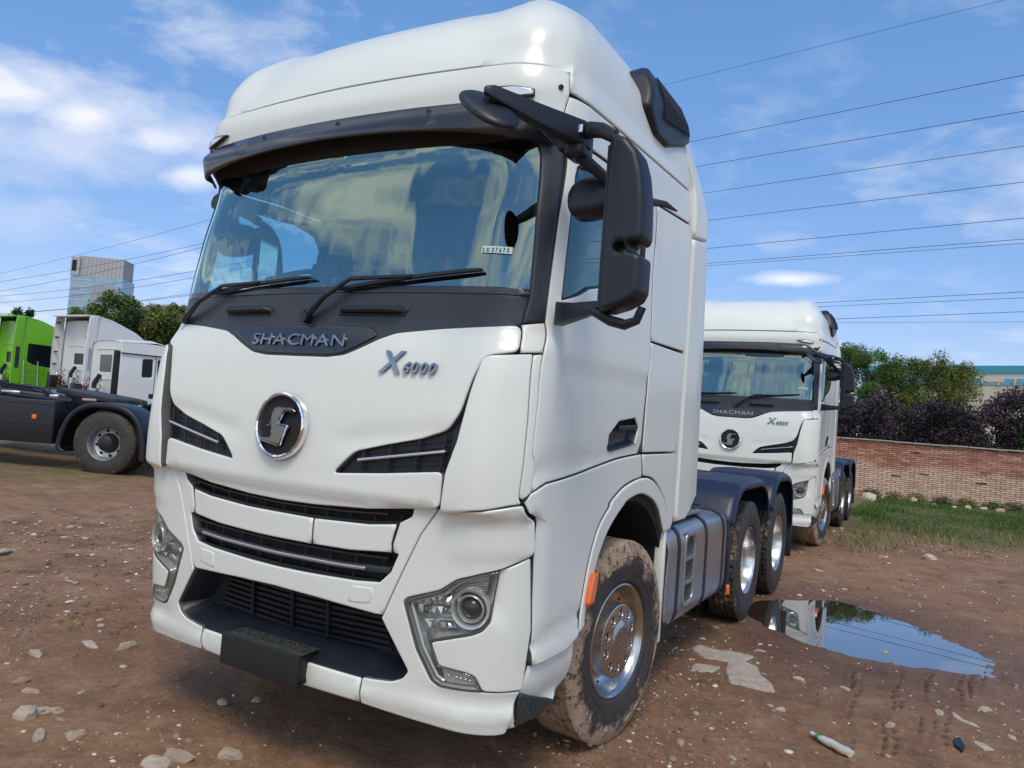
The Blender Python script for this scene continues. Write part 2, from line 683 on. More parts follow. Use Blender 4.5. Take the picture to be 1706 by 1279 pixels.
def tu(t):
    s = 1 if t >= 0 else -1
    t = abs(t)
    return s * (t * .93 if t <= 1 else (.93 + (t - 1) * .37 if t <= 2 else 1.30 + (t - 2) * 1.93))


def skin(U, z):
    t = ut(U)
    p = Vector(S(t, z))
    e = .004
    a = Vector(S(ut(U + e), z)) - Vector(S(ut(U - e), z))
    b = Vector(S(t, z + e)) - Vector(S(t, z - e))
    n = a.cross(b)
    if n.length < 1e-12:
        n = Vector((0, 0, 1))
    n.normalize()
    return p, n


def planar(o, ax, ay):
    o, ax, ay = Vector(o), Vector(ax).normalized(), Vector(ay).normalized()
    n = ax.cross(ay)

    def f(u, v):
        return o + ax * u + ay * v, n
    return f


def densify(P, step):
    out = []
    for i in range(len(P)):
        a, b = Vector(P[i][:2]), Vector(P[(i + 1) % len(P)][:2])
        k = max(1, int(math.ceil((b - a).length / step)))
        out += [a + (b - a) * j / k for j in range(k)]
    return out


def round_poly(P, r, n=4):
    """round the corners of an outline"""
    if r <= 0:
        return [Vector(p) for p in P]
    out = []
    N = len(P)
    for i in range(N):
        a, b, c = Vector(P[i - 1]), Vector(P[i]), Vector(P[(i + 1) % N])
        d1, d2 = a - b, c - b
        l1, l2 = d1.length, d2.length
        if l1 < 1e-6 or l2 < 1e-6:
            continue
        k = min(r, l1 * .45, l2 * .45)
        p, q = b + d1 / l1 * k, b + d2 / l2 * k
        if d1.angle(d2) > RAD(172):
            out.append(b)
            continue
        for j in range(n + 1):
            s = j / n
            out.append(p * (1 - s) ** 2 + b * 2 * s * (1 - s) + q * s * s)
    return out


def inside(px, py, poly):
    """even-odd test, vectorised"""
    x = np.array([p[0] for p in poly])
    y = np.array([p[1] for p in poly])
    x2, y2 = np.roll(x, -1), np.roll(y, -1)
    c = np.zeros(len(px), bool)
    for a, b, a2, b2 in zip(x, y, x2, y2):
        if b == b2:
            continue
        k = ((b > py) != (b2 > py)) & (px < (a2 - a) * (py - b) / (b2 - b) + a)
        c ^= k
    return c


def dist_to(px, py, loops):
    d = np.full(len(px), 1e9)
    for L in loops:
        for i in range(len(L)):
            a, b = L[i], L[(i + 1) % len(L)]
            vx, vy = b[0] - a[0], b[1] - a[1]
            l2 = vx * vx + vy * vy
            if l2 < 1e-14:
                continue
            s = np.clip(((px - a[0]) * vx + (py - a[1]) * vy) / l2, 0, 1)
            d = np.minimum(d, np.hypot(px - a[0] - s * vx, py - a[1] - s * vy))
    return d


def sm(x, a, b):
    s = min(max((x - a) / (b - a), 0), 1)
    return s * s * (3 - 2 * s)


def sheet(name, poly, mat, parent, holes=(), off=0.0, depth=.03, r=.006, res=.05, disp=None, bowl=None, mapper=skin, tz=True, rc=0, mir=False, back=False):
    """One panel of sheet: an outline (with holes) laid on a surface, rounded at its rim, with edges folded back by `depth`.
    bowl=(depth, width) sinks the middle. tz: the outline is given in (t, z) of the cab skin."""
    cv = (lambda P: [(tu(a), b) for a, b in P]) if tz else (lambda P: list(P))
    loops = [densify(round_poly(cv(P), rc), res * .7) for P in (poly, *holes)]
    V, Eg = [], []
    for L in loops:
        b = len(V)
        V += L
        Eg += [(b + i, b + (i + 1) % len(L)) for i in range(len(L))]
    # inner rings just inside the rim give the rounded edge its vertices
    insets = [.35 * r, r, r + .005] if r > 0 else []
    if bowl:
        insets += [bowl[1] * k for k in (.35, .7, 1.0)]
        insets = [k for k in insets if k <= r or k >= .35 * bowl[1]]
    xs = np.array([p[0] for p in loops[0]])
    ys = np.array([p[1] for p in loops[0]])
    gx, gy = np.meshgrid(np.arange(xs.min() + res * .5, xs.max(), res), np.arange(ys.min() + res * .5, ys.max(), res))
    gx, gy = gx.ravel(), gy.ravel()
    k = inside(gx, gy, loops[0])
    for H in loops[1:]:
        k &= ~inside(gx, gy, H)
    gx, gy = gx[k], gy[k]
    mind = max(insets) if insets else 0
    if len(gx):
        dd = dist_to(gx, gy, loops)
        k = dd > mind + res * .35
        gx, gy = gx[k], gy[k]
    for ins in insets:
        for li, L in enumerate(loops):
            area = sum(L[i][0] * L[(i + 1) % len(L)][1] - L[(i + 1) % len(L)][0] * L[i][1] for i in range(len(L)))
            sg = (1 if area > 0 else -1) * (1 if li == 0 else -1)
            q = []
            for i in range(len(L)):
                d = (L[(i + 1) % len(L)] - L[i - 1])
                if d.length < 1e-9:
                    continue
                d.normalize()
                q.append(L[i] + Vector((-d.y, d.x)) * ins * sg)
            qx, qy = np.array([p.x for p in q]), np.array([p.y for p in q])
            ok = dist_to(qx, qy, loops) > ins * .8
            ok &= inside(qx, qy, loops[0])
            for H in loops[1:]:
                ok &= ~inside(qx, qy, H)
            V += [Vector((a, b)) for a, b, o_ in zip(qx, qy, ok) if o_]
    V += [Vector((a, b)) for a, b in zip(gx, gy)]
    ov, oe, of, _, _, _ = delaunay_2d_cdt([Vector(v) for v in V], Eg, [], 0, 1e-6)
    ox, oy = np.array([v[0] for v in ov]), np.array([v[1] for v in ov])
    F = np.array([f for f in of if len(f) == 3])
    cxx, cyy = ox[F].mean(1), oy[F].mean(1)
    k = inside(cxx, cyy, loops[0])
    for H in loops[1:]:
        k &= ~inside(cxx, cyy, H)
    F = F[k]
    used = np.unique(F)
    rem = -np.ones(len(ov), int)
    rem[used] = np.arange(len(used))
    F = rem[F]
    ox, oy = ox[used], oy[used]
    D = dist_to(ox, oy, loops)
    vs, ns = [], []
    for a, b, d in zip(ox, oy, D):
        p, n = mapper(float(a), float(b))
        o_ = off
        if r > 0 and d < r:
            q = 1 - d / r
            o_ -= r * (1 - math.sqrt(max(0, 1 - q * q)))
        if bowl:
            o_ -= bowl[0] * sm(d, 0, bowl[1])
        if disp:
            o_ += disp(ut(a) if tz else a, b)
        vs.append(p + n * o_)
        ns.append(n)
    # orient faces along the normal
    fs = []
    cnt = {}
    for f in F:
        a, b, c = (int(i) for i in f)
        fn = (vs[b] - vs[a]).cross(vs[c] - vs[a])
        if fn.dot(ns[a]) < 0:
            b, c = c, b
        fs.append((a, b, c))
        for e in ((a, b), (b, c), (c, a)):
            cnt[e] = 1
    rim = [e for e in cnt if (e[1], e[0]) not in cnt]
    nface = len(fs)
    if depth:
        low = {}
        for a, b in rim:
            for i in (a, b):
                if i not in low:
                    low[i] = len(vs)
                    vs.append(vs[i] - ns[i] * depth)
            fs.append((b, a, low[a], low[b]))
    if back:
        nb = {}
        for i in range(len(ox)):
            if i in low:
                nb[i] = low[i]
            else:
                nb[i] = len(vs)
                vs.append(vs[i] - ns[i] * depth)
        for f in [f for f in fs if len(f) == 3]:
            fs.append((nb[f[0]], nb[f[2]], nb[f[1]]))
    me = bpy.data.meshes.new(name)
    if mir:
        vs = [Vector((-p.x, p.y, p.z)) for p in vs]
        fs = [tuple(reversed(f)) for f in fs]
    me.from_pydata([tuple(p) for p in vs], [], fs)
    me.materials.append(mat)
    if mapper is skin and mat is M['white']:
        me.materials.append(M['dark_edge'])  # folded edges of white panels coloured dark, so the gaps look shaded
        for p in me.polygons[nface:]:
            p.material_index = 1
    me.shade_smooth()
    me.set_sharp_from_angle(angle=RAD(50))
    o = bpy.data.objects.new(name, me)
    COL.objects.link(o)
    if parent:
        o.parent = parent
    return o


def both(name, poly, mat, parent, **kw):
    """the same panel on the left and on the right of the vehicle"""
    o = sheet(name, poly, mat, parent, **kw)
    me = o.data.copy()
    n = len(me.vertices)
    co = np.empty(n * 3)
    me.vertices.foreach_get('co', co)
    co[0::3] *= -1
    me.vertices.foreach_set('co', co)
    me.flip_normals()
    q = bpy.data.objects.new(name, me)
    COL.objects.link(q)
    q.parent = parent
    return o, q


def spl(P, k=4):
    """smooth curve through the points"""
    P = [Vector(p) for p in P]
    out = []
    for i in range(len(P) - 1):
        a, b, c, d = P[max(i - 1, 0)], P[i], P[i + 1], P[min(i + 2, len(P) - 1)]
        for j in range(k):
            t = j / k
            out.append(tuple(.5 * ((2 * b) + (c - a) * t + (2 * a - 5 * b + 4 * c - d) * t * t + (3 * b - a - 3 * c + d) * t ** 3)))
    out.append(tuple(P[-1]))
    return out


def sym(half):
    """outline given from the centre line out, mirrored to a whole one"""
    H = list(half)
    L = [(-a, b) for a, b in reversed(H)]
    out = []
    for p in H + L:
        if not out or (abs(p[0] - out[-1][0]) + abs(p[1] - out[-1][1])) > 1e-6:
            out.append(p)
    if abs(out[0][0] - out[-1][0]) + abs(out[0][1] - out[-1][1]) < 1e-6:
        out.pop()
    return out


def lay(pts, off, w):
    """points on the cab skin -> world points lifted by off"""
    q = []
    for t, z in pts:
        p, n = skin(tu(t), z)
        q.append(p + n * off)
    return q


def strip(MBo, pts, off, w, th):
    """a flat bar that follows the skin through (t, z) points"""
    P = []
    for i in range(len(pts) - 1):
        (a, b), (c, d) = pts[i], pts[i + 1]
        k = max(1, int(abs(tu(c) - tu(a)) / .06))
        P += [(a + (c - a) * j / k, b + (d - b) * j / k) for j in range(k)]
    P.append(pts[-1])
    vs = []
    for t, z in P:
        p, n = skin(tu(t), z)
        up = Vector((0, 0, 1))
        up = (up - n * up.dot(n)).normalized()
        for a, b in ((-1, 0), (1, 0), (1, 1), (-1, 1)):
            vs.append(p + n * (off - th * b) + up * w * .5 * a)
    fs = []
    for i in range(len(P) - 1):
        for k in range(4):
            a, b = i * 4 + k, i * 4 + (k + 1) % 4
            fs.append((a, b, b + 4, a + 4))
    fs += [(0, 1, 2, 3), tuple(len(P) * 4 - 1 - i for i in range(4))]
    MBo.add(vs, fs)
    return MBo


def glyph(ch, mat, parent, place, name='letter', size=1.0, ext=.08, fat=0.0, shear=0.0, xs=1.0):
    """one letter as a solid; place(x, y, z) puts its points in the scene (x, y in letter heights)"""
    cu = bpy.data.curves.new('g', 'FONT')
    cu.body = ch
    cu.size = size
    cu.extrude = ext
    cu.offset = fat
    cu.shear = shear
    cu.resolution_u = 3
    ob = bpy.data.objects.new('g', cu)
    COL.objects.link(ob)
    dg = bpy.context.evaluated_depsgraph_get()
    me = bpy.data.meshes.new_from_object(ob.evaluated_get(dg))
    bpy.data.objects.remove(ob)
    xx = [v.co.x for v in me.vertices]
    w = (max(xx) - min(xx)) * xs if xx else .3
    x0 = min(xx) if xx else 0
    for v in me.vertices:
        v.co = place((v.co.x - x0) * xs, v.co.y, v.co.z)
    me.name = name
    me.materials.clear()
    me.materials.append(mat)
    o = bpy.data.objects.new(name, me)
    COL.objects.link(o)
    o.parent = parent
    return o, w

# ================================================================== the tractor unit
TRUCK_GROUP = 'white tractor units with blue-black rear mudguards'
truck = empty('tractor_truck', 'large white three-axle tractor unit filling the middle of the yard, mud on its front tyre', 'truck', group=TRUCK_GROUP)
T = truck


def cdisp(t, z):
    """corner panel stands proud at its leading edge, which hides the air channel"""
    return .024 * (1 - sm(abs(t), 1.0, 1.5))


def fdisp(t, z):
    """hood: raised round the emblem, slightly dished above the lower air inserts, lip at the foot"""
    x = t * .95
    d = math.hypot(x, z - 1.545)
    v = .010 * math.exp(-((d / .2) ** 2))
    v += .004 * math.exp(-(((z - 1.27) / .04) ** 2))
    ax = abs(x)
    v -= .007 * math.exp(-(((z - (1.50 + .16 * max(0, ax - .3))) / .04) ** 2)) * sm(ax, .2, .4) * (1 - sm(ax, .8, .95))
    v += .005 * math.exp(-(((z - (1.90 + .12 * sm(ax, .2, .5))) / .03) ** 2))
    return v


def rdisp(t, z):
    """roof fairing: raised shoulders with a shallow dip inside them, a rib where the side starts, a crease along the side"""
    a = abs(t)
    v = .028 * math.exp(-(((a - 1.22) / .33) ** 2)) * sm(z, 3.22, 3.36)
    v -= .008 * math.exp(-(((a - .80) / .16) ** 2)) * sm(z, 3.20, 3.34)
    v -= .026 * (1 - sm(a, .85, .93)) * (1 - sm(z, 3.186, 3.205))
    v -= .022 * math.exp(-(((a - (1.56 + .35 * max(0, z - 3.2))) / .045) ** 2)) * (1 - sm(z, 3.30, 3.46))
    v += .014 * math.exp(-(((a - (1.66 + .35 * max(0, z - 3.2))) / .06) ** 2)) * (1 - sm(z, 3.36, 3.5))
    if a > 1.64:
        k = sm(a, 1.64, 1.8) * (1 - sm(a, 2.6, 2.85))
        v -= .016 * k * sm(z, 3.14 + .03 * (a - 1.6), 3.19 + .03 * (a - 1.6))
    return v


W = M['white']
# --- hood and front corners
hood_half = [(0, 1.868), (.2, 1.869), (.29, 1.880), (.375, 1.915), (.485, 1.962), (.56, 1.986), (.8, 2.010), (1.1, 2.028), (1.345, 2.042), (1.405, 1.930), (1.10, 1.906),
             (1.015, 1.888), (.970, 1.82), (.950, 1.74), (.932, 1.665), (.883, 1.592), (.76, 1.547), (.585, 1.507), (.43, 1.467), (.372, 1.414), (.32, 1.363), (.60, 1.39), (.882, 1.424),
             (.880, 1.275), (.74, 1.256), (.515, 1.229), (.4, 1.223), (.215, 1.212), (0, 1.208)]
sheet('hood_panel', sym(hood_half), W, T, res=.03, r=.006, depth=.05, disp=fdisp, rc=.03)
both('corner_panel', [(.962, 1.66), (.975, 1.75), (.990, 1.82), (1.03, 1.882), (1.10, 1.898), (1.415, 1.919), (1.552, 1.926), (1.622, 1.647), (1.628, 1.477), (1.60, 1.345), (1.638, 1.322), (1.5, 1.315), (1.2, 1.293),
                      (.893, 1.275), (.906, 1.424), (.945, 1.552)], W, T, res=.035, r=.006, depth=.06, disp=cdisp, rc=.012)
both('pillar_foot', [(1.358, 2.045), (1.572, 2.064), (1.665, 1.937), (1.562, 1.932), (1.417, 1.927)], W, T, res=.03, r=.006)
both('pillar_strip', [(1.565, 1.924), (1.668, 1.93), (1.732, 1.735), (1.748, 1.52), (1.80, 1.484), (1.77, 1.366), (1.66, 1.338), (1.612, 1.35), (1.64, 1.477), (1.635, 1.647)], W, T, res=.03, r=.006, off=-.004)
# --- black air inserts beside the hood, with ribs and a bright strip
both('air_channel', [(.30, 1.35), (.38, 1.43), (.45, 1.48), (.6, 1.52), (.88, 1.605), (.915, 1.70), (.925, 1.80), (.975, 1.893), (1.10, 1.90), (1.12, 1.80), (1.10, 1.5), (1.0, 1.40), (.60, 1.38)],
     M['plastic'], T, off=-.032, depth=0, r=0, res=.05)
for s in (-1, 1):
    for tt, z0, z1 in ((.46, 1.385, 1.475), (.60, 1.395, 1.507), (.74, 1.41, 1.54), (.865, 1.425, 1.58)):
        b = MB()
        q = lay([(s * tt, z0), (s * (tt + .012), z1)], -.012, 0)
        b.tube(q, .006, 6)
        b.build('insert_rib', M['plastic'], T, True)
    for dz in (.018, .036, .054, .072, .090):
        b = MB()
        strip(b, [(s * .43, 1.385 + dz), (s * .89, 1.43 + dz * 1.35)], -.024, .005, .01)
        b.build('insert_slat', M['plastic'], T)
    b = MB()
    strip(b, [(s * .452, 1.432), (s * .885, 1.506)], .004, .012, .022)
    b.build('bright_strip', M['silver'], T, bevel=.002)
# --- black panel under the windscreen, name plate, wiper recess
wp_half = [(0, 1.86), (.2, 1.86), (.295, 1.872), (.385, 1.908), (.49, 1.955), (.56, 1.978), (.8, 2.002), (1.1, 2.02), (1.345, 2.034), (1.36, 2.05), (1.405, 2.165), (0, 2.165)]
sheet('scuttle_panel', sym(wp_half), M['panel'], T, off=.0, res=.045, r=.004, depth=.02)
np_half = [(0, 1.876), (.2, 1.877), (.288, 1.888), (.372, 1.923), (.472, 1.969), (.44, 2.004), (.40, 2.010), (0, 2.010)]
sheet('name_plate', sym(np_half), M['gloss'], T, off=.007, res=.04, r=.004, depth=.006, rc=.02)


def place_skin(t0, z0, h, th, lift, sl=1.0):
    def f(x, y, z):
        u = tu(t0) + x * h
        p, n = skin(u, z0 + y * h)
        d = fdisp(ut(u), z0 + y * h) if lift == 'hood' else .0
        o_ = {'hood': .008, 'plate': .012}.get(lift, lift if isinstance(lift, float) else 0)
        return p + n * (o_ + d + z * th)
    return f


# raised chrome name, letter by letter
u = -.285
hgt = .054
for ch in 'SHACMAN':
    x0 = ut(u)
    o, w = glyph(ch, M['letter'], T, place_skin(x0, 1.915, hgt / .72, .06, 'plate'), ext=.07, fat=0.0 if ch in 'MN' else .008, xs=1.5)
    adv = {'S': 1.12, 'H': 1.2, 'A': 1.13, 'C': 1.2, 'M': 1.22, 'N': 1.2}[ch]
    u += w * hgt / .72 + .0135
LET_END = u
# model badge: tall X and slanted figures
f = place_skin(.505, 1.812, .095 / .72, .06, 'hood')
o, w = glyph('X', M['letter'], T, f, name='badge_letter', ext=.06, fat=.02, shear=.25, xs=1.0)
u = tu(.505) + w * .095 / .72 - .006
for ch in '6000':
    x0 = ut(u)
    o, w = glyph(ch, M['letter'], T, place_skin(x0, 1.814, .046 / .72, .1, 'hood'), name='badge_letter', ext=.08, fat=.022, shear=.3, xs=1.05)
    u += w * .046 / .72 + .004

# --- emblem
pe, ne = skin(0, 1.545)
oe = pe + ne * .026
ax_x = Vector((1, 0, 0))
ax_z = (Vector((0, 0, 1)) - ne * ne.z).normalized()


def epl(x, y, z):
    return oe + ax_x * x + ax_z * y + ne * z


def elathe(prof, name, mat, par, n=56):
    b = MB()
    b.lathe(prof, n, 'Y')
    b.v = [tuple(epl(x, z, -y)) for x, y, z in b.v]
    return b.build(name, mat, par, True)


emb = elathe([(.045, .150), (.0, .156), (-.012, .150), (-.015, .143), (-.010, .135), (.004, .131), (.01, .12)], 'emblem_ring', M['chrome'], T)
elathe([(.004, .133), (.003, .06), (.003, .001)], 'emblem_disc', M['dark'], emb)
E_ = [(-.28, .62), (.56, .62), (.70, .50), (.66, .44), (.24, .44), (.04, .05), (.44, .02), (.46, -.06), (.22, -.66), (.10, -.70), (-.70, -.60), (-.84, -.50), (-.78, -.44), (-.30, -.42), (-.34, -.10), (-.56, -.06), (-.52, 0), (-.40, .04), (-.36, .40), (-.30, .46)]
symb = sheet('emblem_symbol', [(a * .135, b * .135) for a, b in E_], M['dchrome'], emb, mapper=planar(oe + ne * .004, ax_x, ax_z), tz=False, off=.014, depth=.014, r=.007, res=.03)
for pts in ([(.24, .44), (.04, .05), (.44, .02), (.22, -.66)],):
    b = MB()
    b.tube([epl(x * .135, y * .135, .017) for x, y in pts], .0028, 6)
    b.build('emblem_edge', M['chrome'], emb, True)
b = MB()
b.tube([epl(x * .135, y * .135, .015) for x, y in [(-.84, -.47), (-.66, -.56), (.12, -.68)]], .0042, 6)
b.build('emblem_edge', M['chrome'], emb, True)

# --- windscreen, black frit, pillars, header
ws_half = [(0, 2.182), (1.40, 2.182), (1.375, 2.4), (1.33, 2.65), (1.30, 2.80), (1.25, 2.86), (0, 2.875)]
sheet('windscreen', sym(ws_half), M['wind'], T, off=-.004, depth=.0, r=0, res=.05)
both('frit_band', [(1.385, 2.182), (1.40, 2.182), (1.375, 2.4), (1.33, 2.65), (1.30, 2.80), (1.285, 2.80), (1.312, 2.65), (1.355, 2.4)], M['gloss'], T, off=-.008, depth=0, r=0)
sheet('screen_foot', sym([(0, 2.166), (1.405, 2.166), (1.402, 2.198), (0, 2.198)]), M['gloss'], T, off=-.001, depth=.01, r=.002, res=.06)
both('pillar_cover', [(1.408, 2.166), (1.36, 2.052), (1.575, 2.068), (1.566, 2.25), (1.555, 2.425), (1.54, 2.65), (1.525, 2.86), (1.26, 2.87), (1.304, 2.80), (1.335, 2.65), (1.38, 2.4), (1.405, 2.182)],
     M['panel'], T, off=.004, r=.008, depth=.04, res=.04)
sheet('screen_header', sym([(0, 2.852), (.9, 2.850), (1.15, 2.862), (1.28, 2.84), (1.54, 2.84), (1.54, 2.93), (0, 2.95)]), M['dark'], T, off=.004, depth=.02, r=.004, res=.06)
# --- roof cap, visor, marker lamps
cap_half = [(0, 2.935), (1.30, 2.915), (1.54, 2.895), (1.632, 3.07), (1.635, 3.165), (1.45, 3.174), (1.0, 3.174), (0, 3.178)]


def capd(t, z):
    return .008 * sm(z, 3.03, 3.06) + .006


sheet('roof_cap', sym(cap_half), W, T, res=.035, r=.006, depth=.05, disp=capd)


def visd(t, z):
    return (.022 + .075 * sm(3.02 - z, 0, .12)) * (1 - .65 * sm(abs(t), 1.05, 1.35))


vis_half = spl([(0, 3.016), (.8, 3.012), (1.1, 2.985), (1.3, 2.92), (1.42, 2.862)], 3) + spl([(1.405, 2.838), (1.2, 2.878), (.9, 2.906), (.5, 2.918), (0, 2.922)], 3)
vis = sheet('sun_visor', sym(vis_half), M['gloss'], T, res=.04, r=.004, depth=.012, disp=visd, back=True)
for tt in (-1.02, -.50, .06, .62):
    p, n = skin(tu(tt), 2.975)
    b = MB()
    b.lathe([(-.004, .016), (0, .014), (.002, .010), (-.001, .004), (-.001, .0005)], 16, 'Y')
    q = n.to_track_quat('Y', 'Z').to_matrix()
    b.v = [tuple(q @ Vector(v) + p + n * (visd(tt, 2.975) + .003)) for v in b.v]
    b.build('visor_bolt', M['plastic'], vis, True)
for s in (-1, 1):
    mk = [(.897, 3.058), (.97, 3.066), (1.12, 3.064), (1.29, 3.052), (1.287, 3.022), (1.16, 3.014), (1.03, 3.022), (.955, 3.038)]
    lamp = sheet('marker_lamp', [(s * a, b) for a, b in (mk if s > 0 else mk[::-1])], M['plastic'], T, off=.030, r=.003, depth=.012, res=.03)
    mk2 = [(.925, 3.056), (1.12, 3.059), (1.275, 3.048), (1.272, 3.027), (1.16, 3.020), (1.04, 3.027), (.965, 3.042)]
    sheet('lamp_lens', [(s * a, b) for a, b in (mk2 if s > 0 else mk2[::-1])], M['lensw'], lamp, off=.034, r=.003, depth=.006, res=.02)
    for zz, tt in ((3.085, 1.535), (2.972, 1.505)):
        p, n = skin(tu(s * tt), zz)
        b = MB()
        b.lathe([(-.004, .0125), (.002, .011), (.003, .006), (-.001, .005), (-.001, .0005)], 14, 'Y')
        q = n.to_track_quat('Y', 'Z').to_matrix()
        b.v = [tuple(q @ Vector(v) + p + n * (.006 + capd(tt, zz))) for v in b.v]
        b.build('cap_screw', M['plastic'], T, True)
# --- roof fairing (whole top)
rf_half = [(0, 3.19), (1.0, 3.186), (1.45, 3.182), (1.643, 3.175), (1.643, 3.082), (1.864, 3.078), (2.137, 3.096), (2.86, 3.160), (2.86, 3.50), (2.86, 3.72), (2.86, 3.80), (0, 3.80)]
rf_half[8:11] = [(2.86, 3.60), (2.9, 3.818), (0, 3.818)]
rf_half.pop()
rf_half.append((0, 3.818))
sheet('roof_fairing', sym(rf_half), W, T, res=.045, r=.008, depth=.03, disp=rdisp)
# closing skin of the top and the back wall of the cab
cap = MB()
ring = [Vector(S(t, 3.818)) for t in np.linspace(-2.9, 2.9, 40)]
cap.add([p - Vector((0, 0, .004)) for p in ring] + [(0, 1.9, 3.826)], [(i, i + 1, 40) for i in range(39)] + [(39, 0, 40)])
cap.build('roof_top', W, T, True)
bw = [(-1.185, 1.12), (1.185, 1.12), (1.18, 2.9), (1.15, 3.16), (1.13, 3.34), (1.08, 3.48), (1.0, 3.6), (.92, 3.73), (.6, 3.815), (-.6, 3.815), (-.92, 3.73), (-1.0, 3.6), (-1.08, 3.48), (-1.13, 3.34), (-1.15, 3.16), (-1.18, 2.9)]
b = MB()
b.prism(bw, 2.07, 2.10)
b.build('rear_wall', W, T)

# --- cab sides
both('side_band', [(1.575, 2.85), (1.8, 2.883), (2.2, 2.903), (2.495, 2.894), (2.86, 2.945), (2.86, 3.148), (2.137, 3.084), (1.864, 3.066), (1.645, 3.066), (1.565, 2.93)], W, T, r=.005, res=.05)


def dd_(t, z):
    """door: soft swage lines under the window and along the foot"""
    return -.010 * math.exp(-(((z - (1.44 + .12 * (t - 1.8))) / .03) ** 2)) + .006 * sm(z, 1.9, 1.95) - .006


door_out = [(1.583, 2.068), (1.676, 1.94), (1.742, 1.735), (1.757, 1.522), (1.812, 1.486), *spl([(1.782, 1.368), (2.087, 1.418), (2.275, 1.466), (2.402, 1.496), (2.553, 1.516)]), (2.556, 1.85), (2.518, 2.143), (2.488, 2.5), (2.484, 2.88),
            (2.2, 2.888), (1.8, 2.868), (1.57, 2.835), (1.578, 2.4)]
win = [(1.727, 2.172), (1.70, 2.5), (1.672, 2.74), (1.69, 2.785), (1.75, 2.805), (2.25, 2.825), (2.37, 2.79), (2.412, 2.70), (2.418, 2.489), (2.30, 2.37), (2.05, 2.26)]
doors = both('door', door_out, W, T, holes=[win, [(2.324, 1.540), (2.326, 1.609), (2.384, 1.680), (2.496, 1.704), (2.524, 1.655), (2.509, 1.570), (2.345, 1.532)]], r=.006, res=.045, disp=dd_, depth=.035)
for s, d in zip((1, -1), doors):
    fx = (lambda P: [(s * a, b) for a, b in (P if s > 0 else P[::-1])])
    sheet('door_glass', fx([(1.715, 2.16), (1.69, 2.5), (1.66, 2.75), (1.69, 2.80), (1.75, 2.818), (2.25, 2.838), (2.39, 2.80), (2.425, 2.70), (2.43, 2.48), (2.30, 2.36), (2.05, 2.25)]), M['side_glass'], d, off=-.016, depth=0, r=0)
    ws = fx(win)
    dark_edge = sheet('window_seal', fx([(1.722, 2.166), (1.693, 2.5), (1.664, 2.745), (1.687, 2.794), (1.75, 2.814), (2.25, 2.834), (2.38, 2.797), (2.422, 2.70), (2.428, 2.484), (2.305, 2.362), (2.05, 2.252)]),
                 M['plastic'], d, holes=[fx([(1.742, 2.182), (1.717, 2.5), (1.69, 2.73), (1.705, 2.77), (1.75, 2.790), (2.25, 2.810), (2.36, 2.776), (2.40, 2.70), (2.406, 2.497), (2.295, 2.383), (2.05, 2.272)])], off=-.004, depth=.02, r=.002, res=.05)
    hb = fx([(2.318, 1.536), (2.32, 1.612), (2.380, 1.686), (2.498, 1.712), (2.532, 1.657), (2.515, 1.564), (2.345, 1.526)])
    hd = sheet('door_handle', hb, M['plastic'], d, off=-.006, r=.004, bowl=(.04, .03), depth=.0, res=.02)
    b = MB()
    strip(b, [(s * 2.39, 1.645), (s * 2.52, 1.655)], -.006, .028, .012)
    b.build('handle_grip', M['plastic'], hd, bevel=.004)
sp = both('side_panel', [(2.566, 1.522), (2.862, 1.522), (2.862, 2.122), (2.528, 2.122), (2.562, 1.85)], W, T, r=.005)
both('side_panel', [(2.527, 2.132), (2.862, 2.140), (2.862, 2.932), (2.496, 2.882), (2.498, 2.5)], W, T, r=.005)
both('side_panel', [(2.566, 1.510), (2.862, 1.510), (2.862, 1.085), (2.845, 1.055), *spl([(2.832, 1.050), (2.795, 1.19), (2.735, 1.305), (2.66, 1.375), (2.583, 1.395)])], W, T, r=.005)
# the fairing behind the cab
ext_o = [(2.113, 1.085), (2.30, 1.085), (2.60, 1.215), (2.535, 2.10), (2.40, 2.95), (2.24, 3.32), (2.02, 3.545), (1.93, 3.50), (2.00, 3.25), (2.113, 3.12)]
for s in (1, -1):
    for poly, nm in (([(2.113, 1.085), (2.30, 1.085), (2.60, 1.215), (2.535, 2.10), (2.415, 2.90), (2.113, 2.86)], 'rear_fairing'),
                     ([(2.113, 2.872), (2.413, 2.912), (2.36, 3.10), (2.24, 3.34), (2.06, 3.56), (1.98, 3.56), (2.02, 3.40), (2.113, 3.20)], 'rear_fairing')):
        mp_ = (lambda u, v: (Vector((s * (1.196 - .10 * sm(v, 3.0, 3.65) - .02 * sm(u, 2.35, 2.6)), u, v)), Vector((s, 0, 0))))
        sheet(nm, poly, W, T, mapper=mp_, tz=False, r=.012, depth=.04, res=.06, back=True)

# --- lower front: bumper
def bd(t, z):
    """bumper relief: brow over the lamps, soft chin roll"""
    a = abs(t)
    v = .010 * math.exp(-(((z - .455) / .03) ** 2))
    v -= .012 * math.exp(-(((z - .515) / .035) ** 2)) * sm(a, .8, 1.0)
    v += .010 * sm(z, 1.06 + .03 * (a - .9), 1.10 + .03 * (a - .9)) * sm(a, .85, 1.05)
    return v


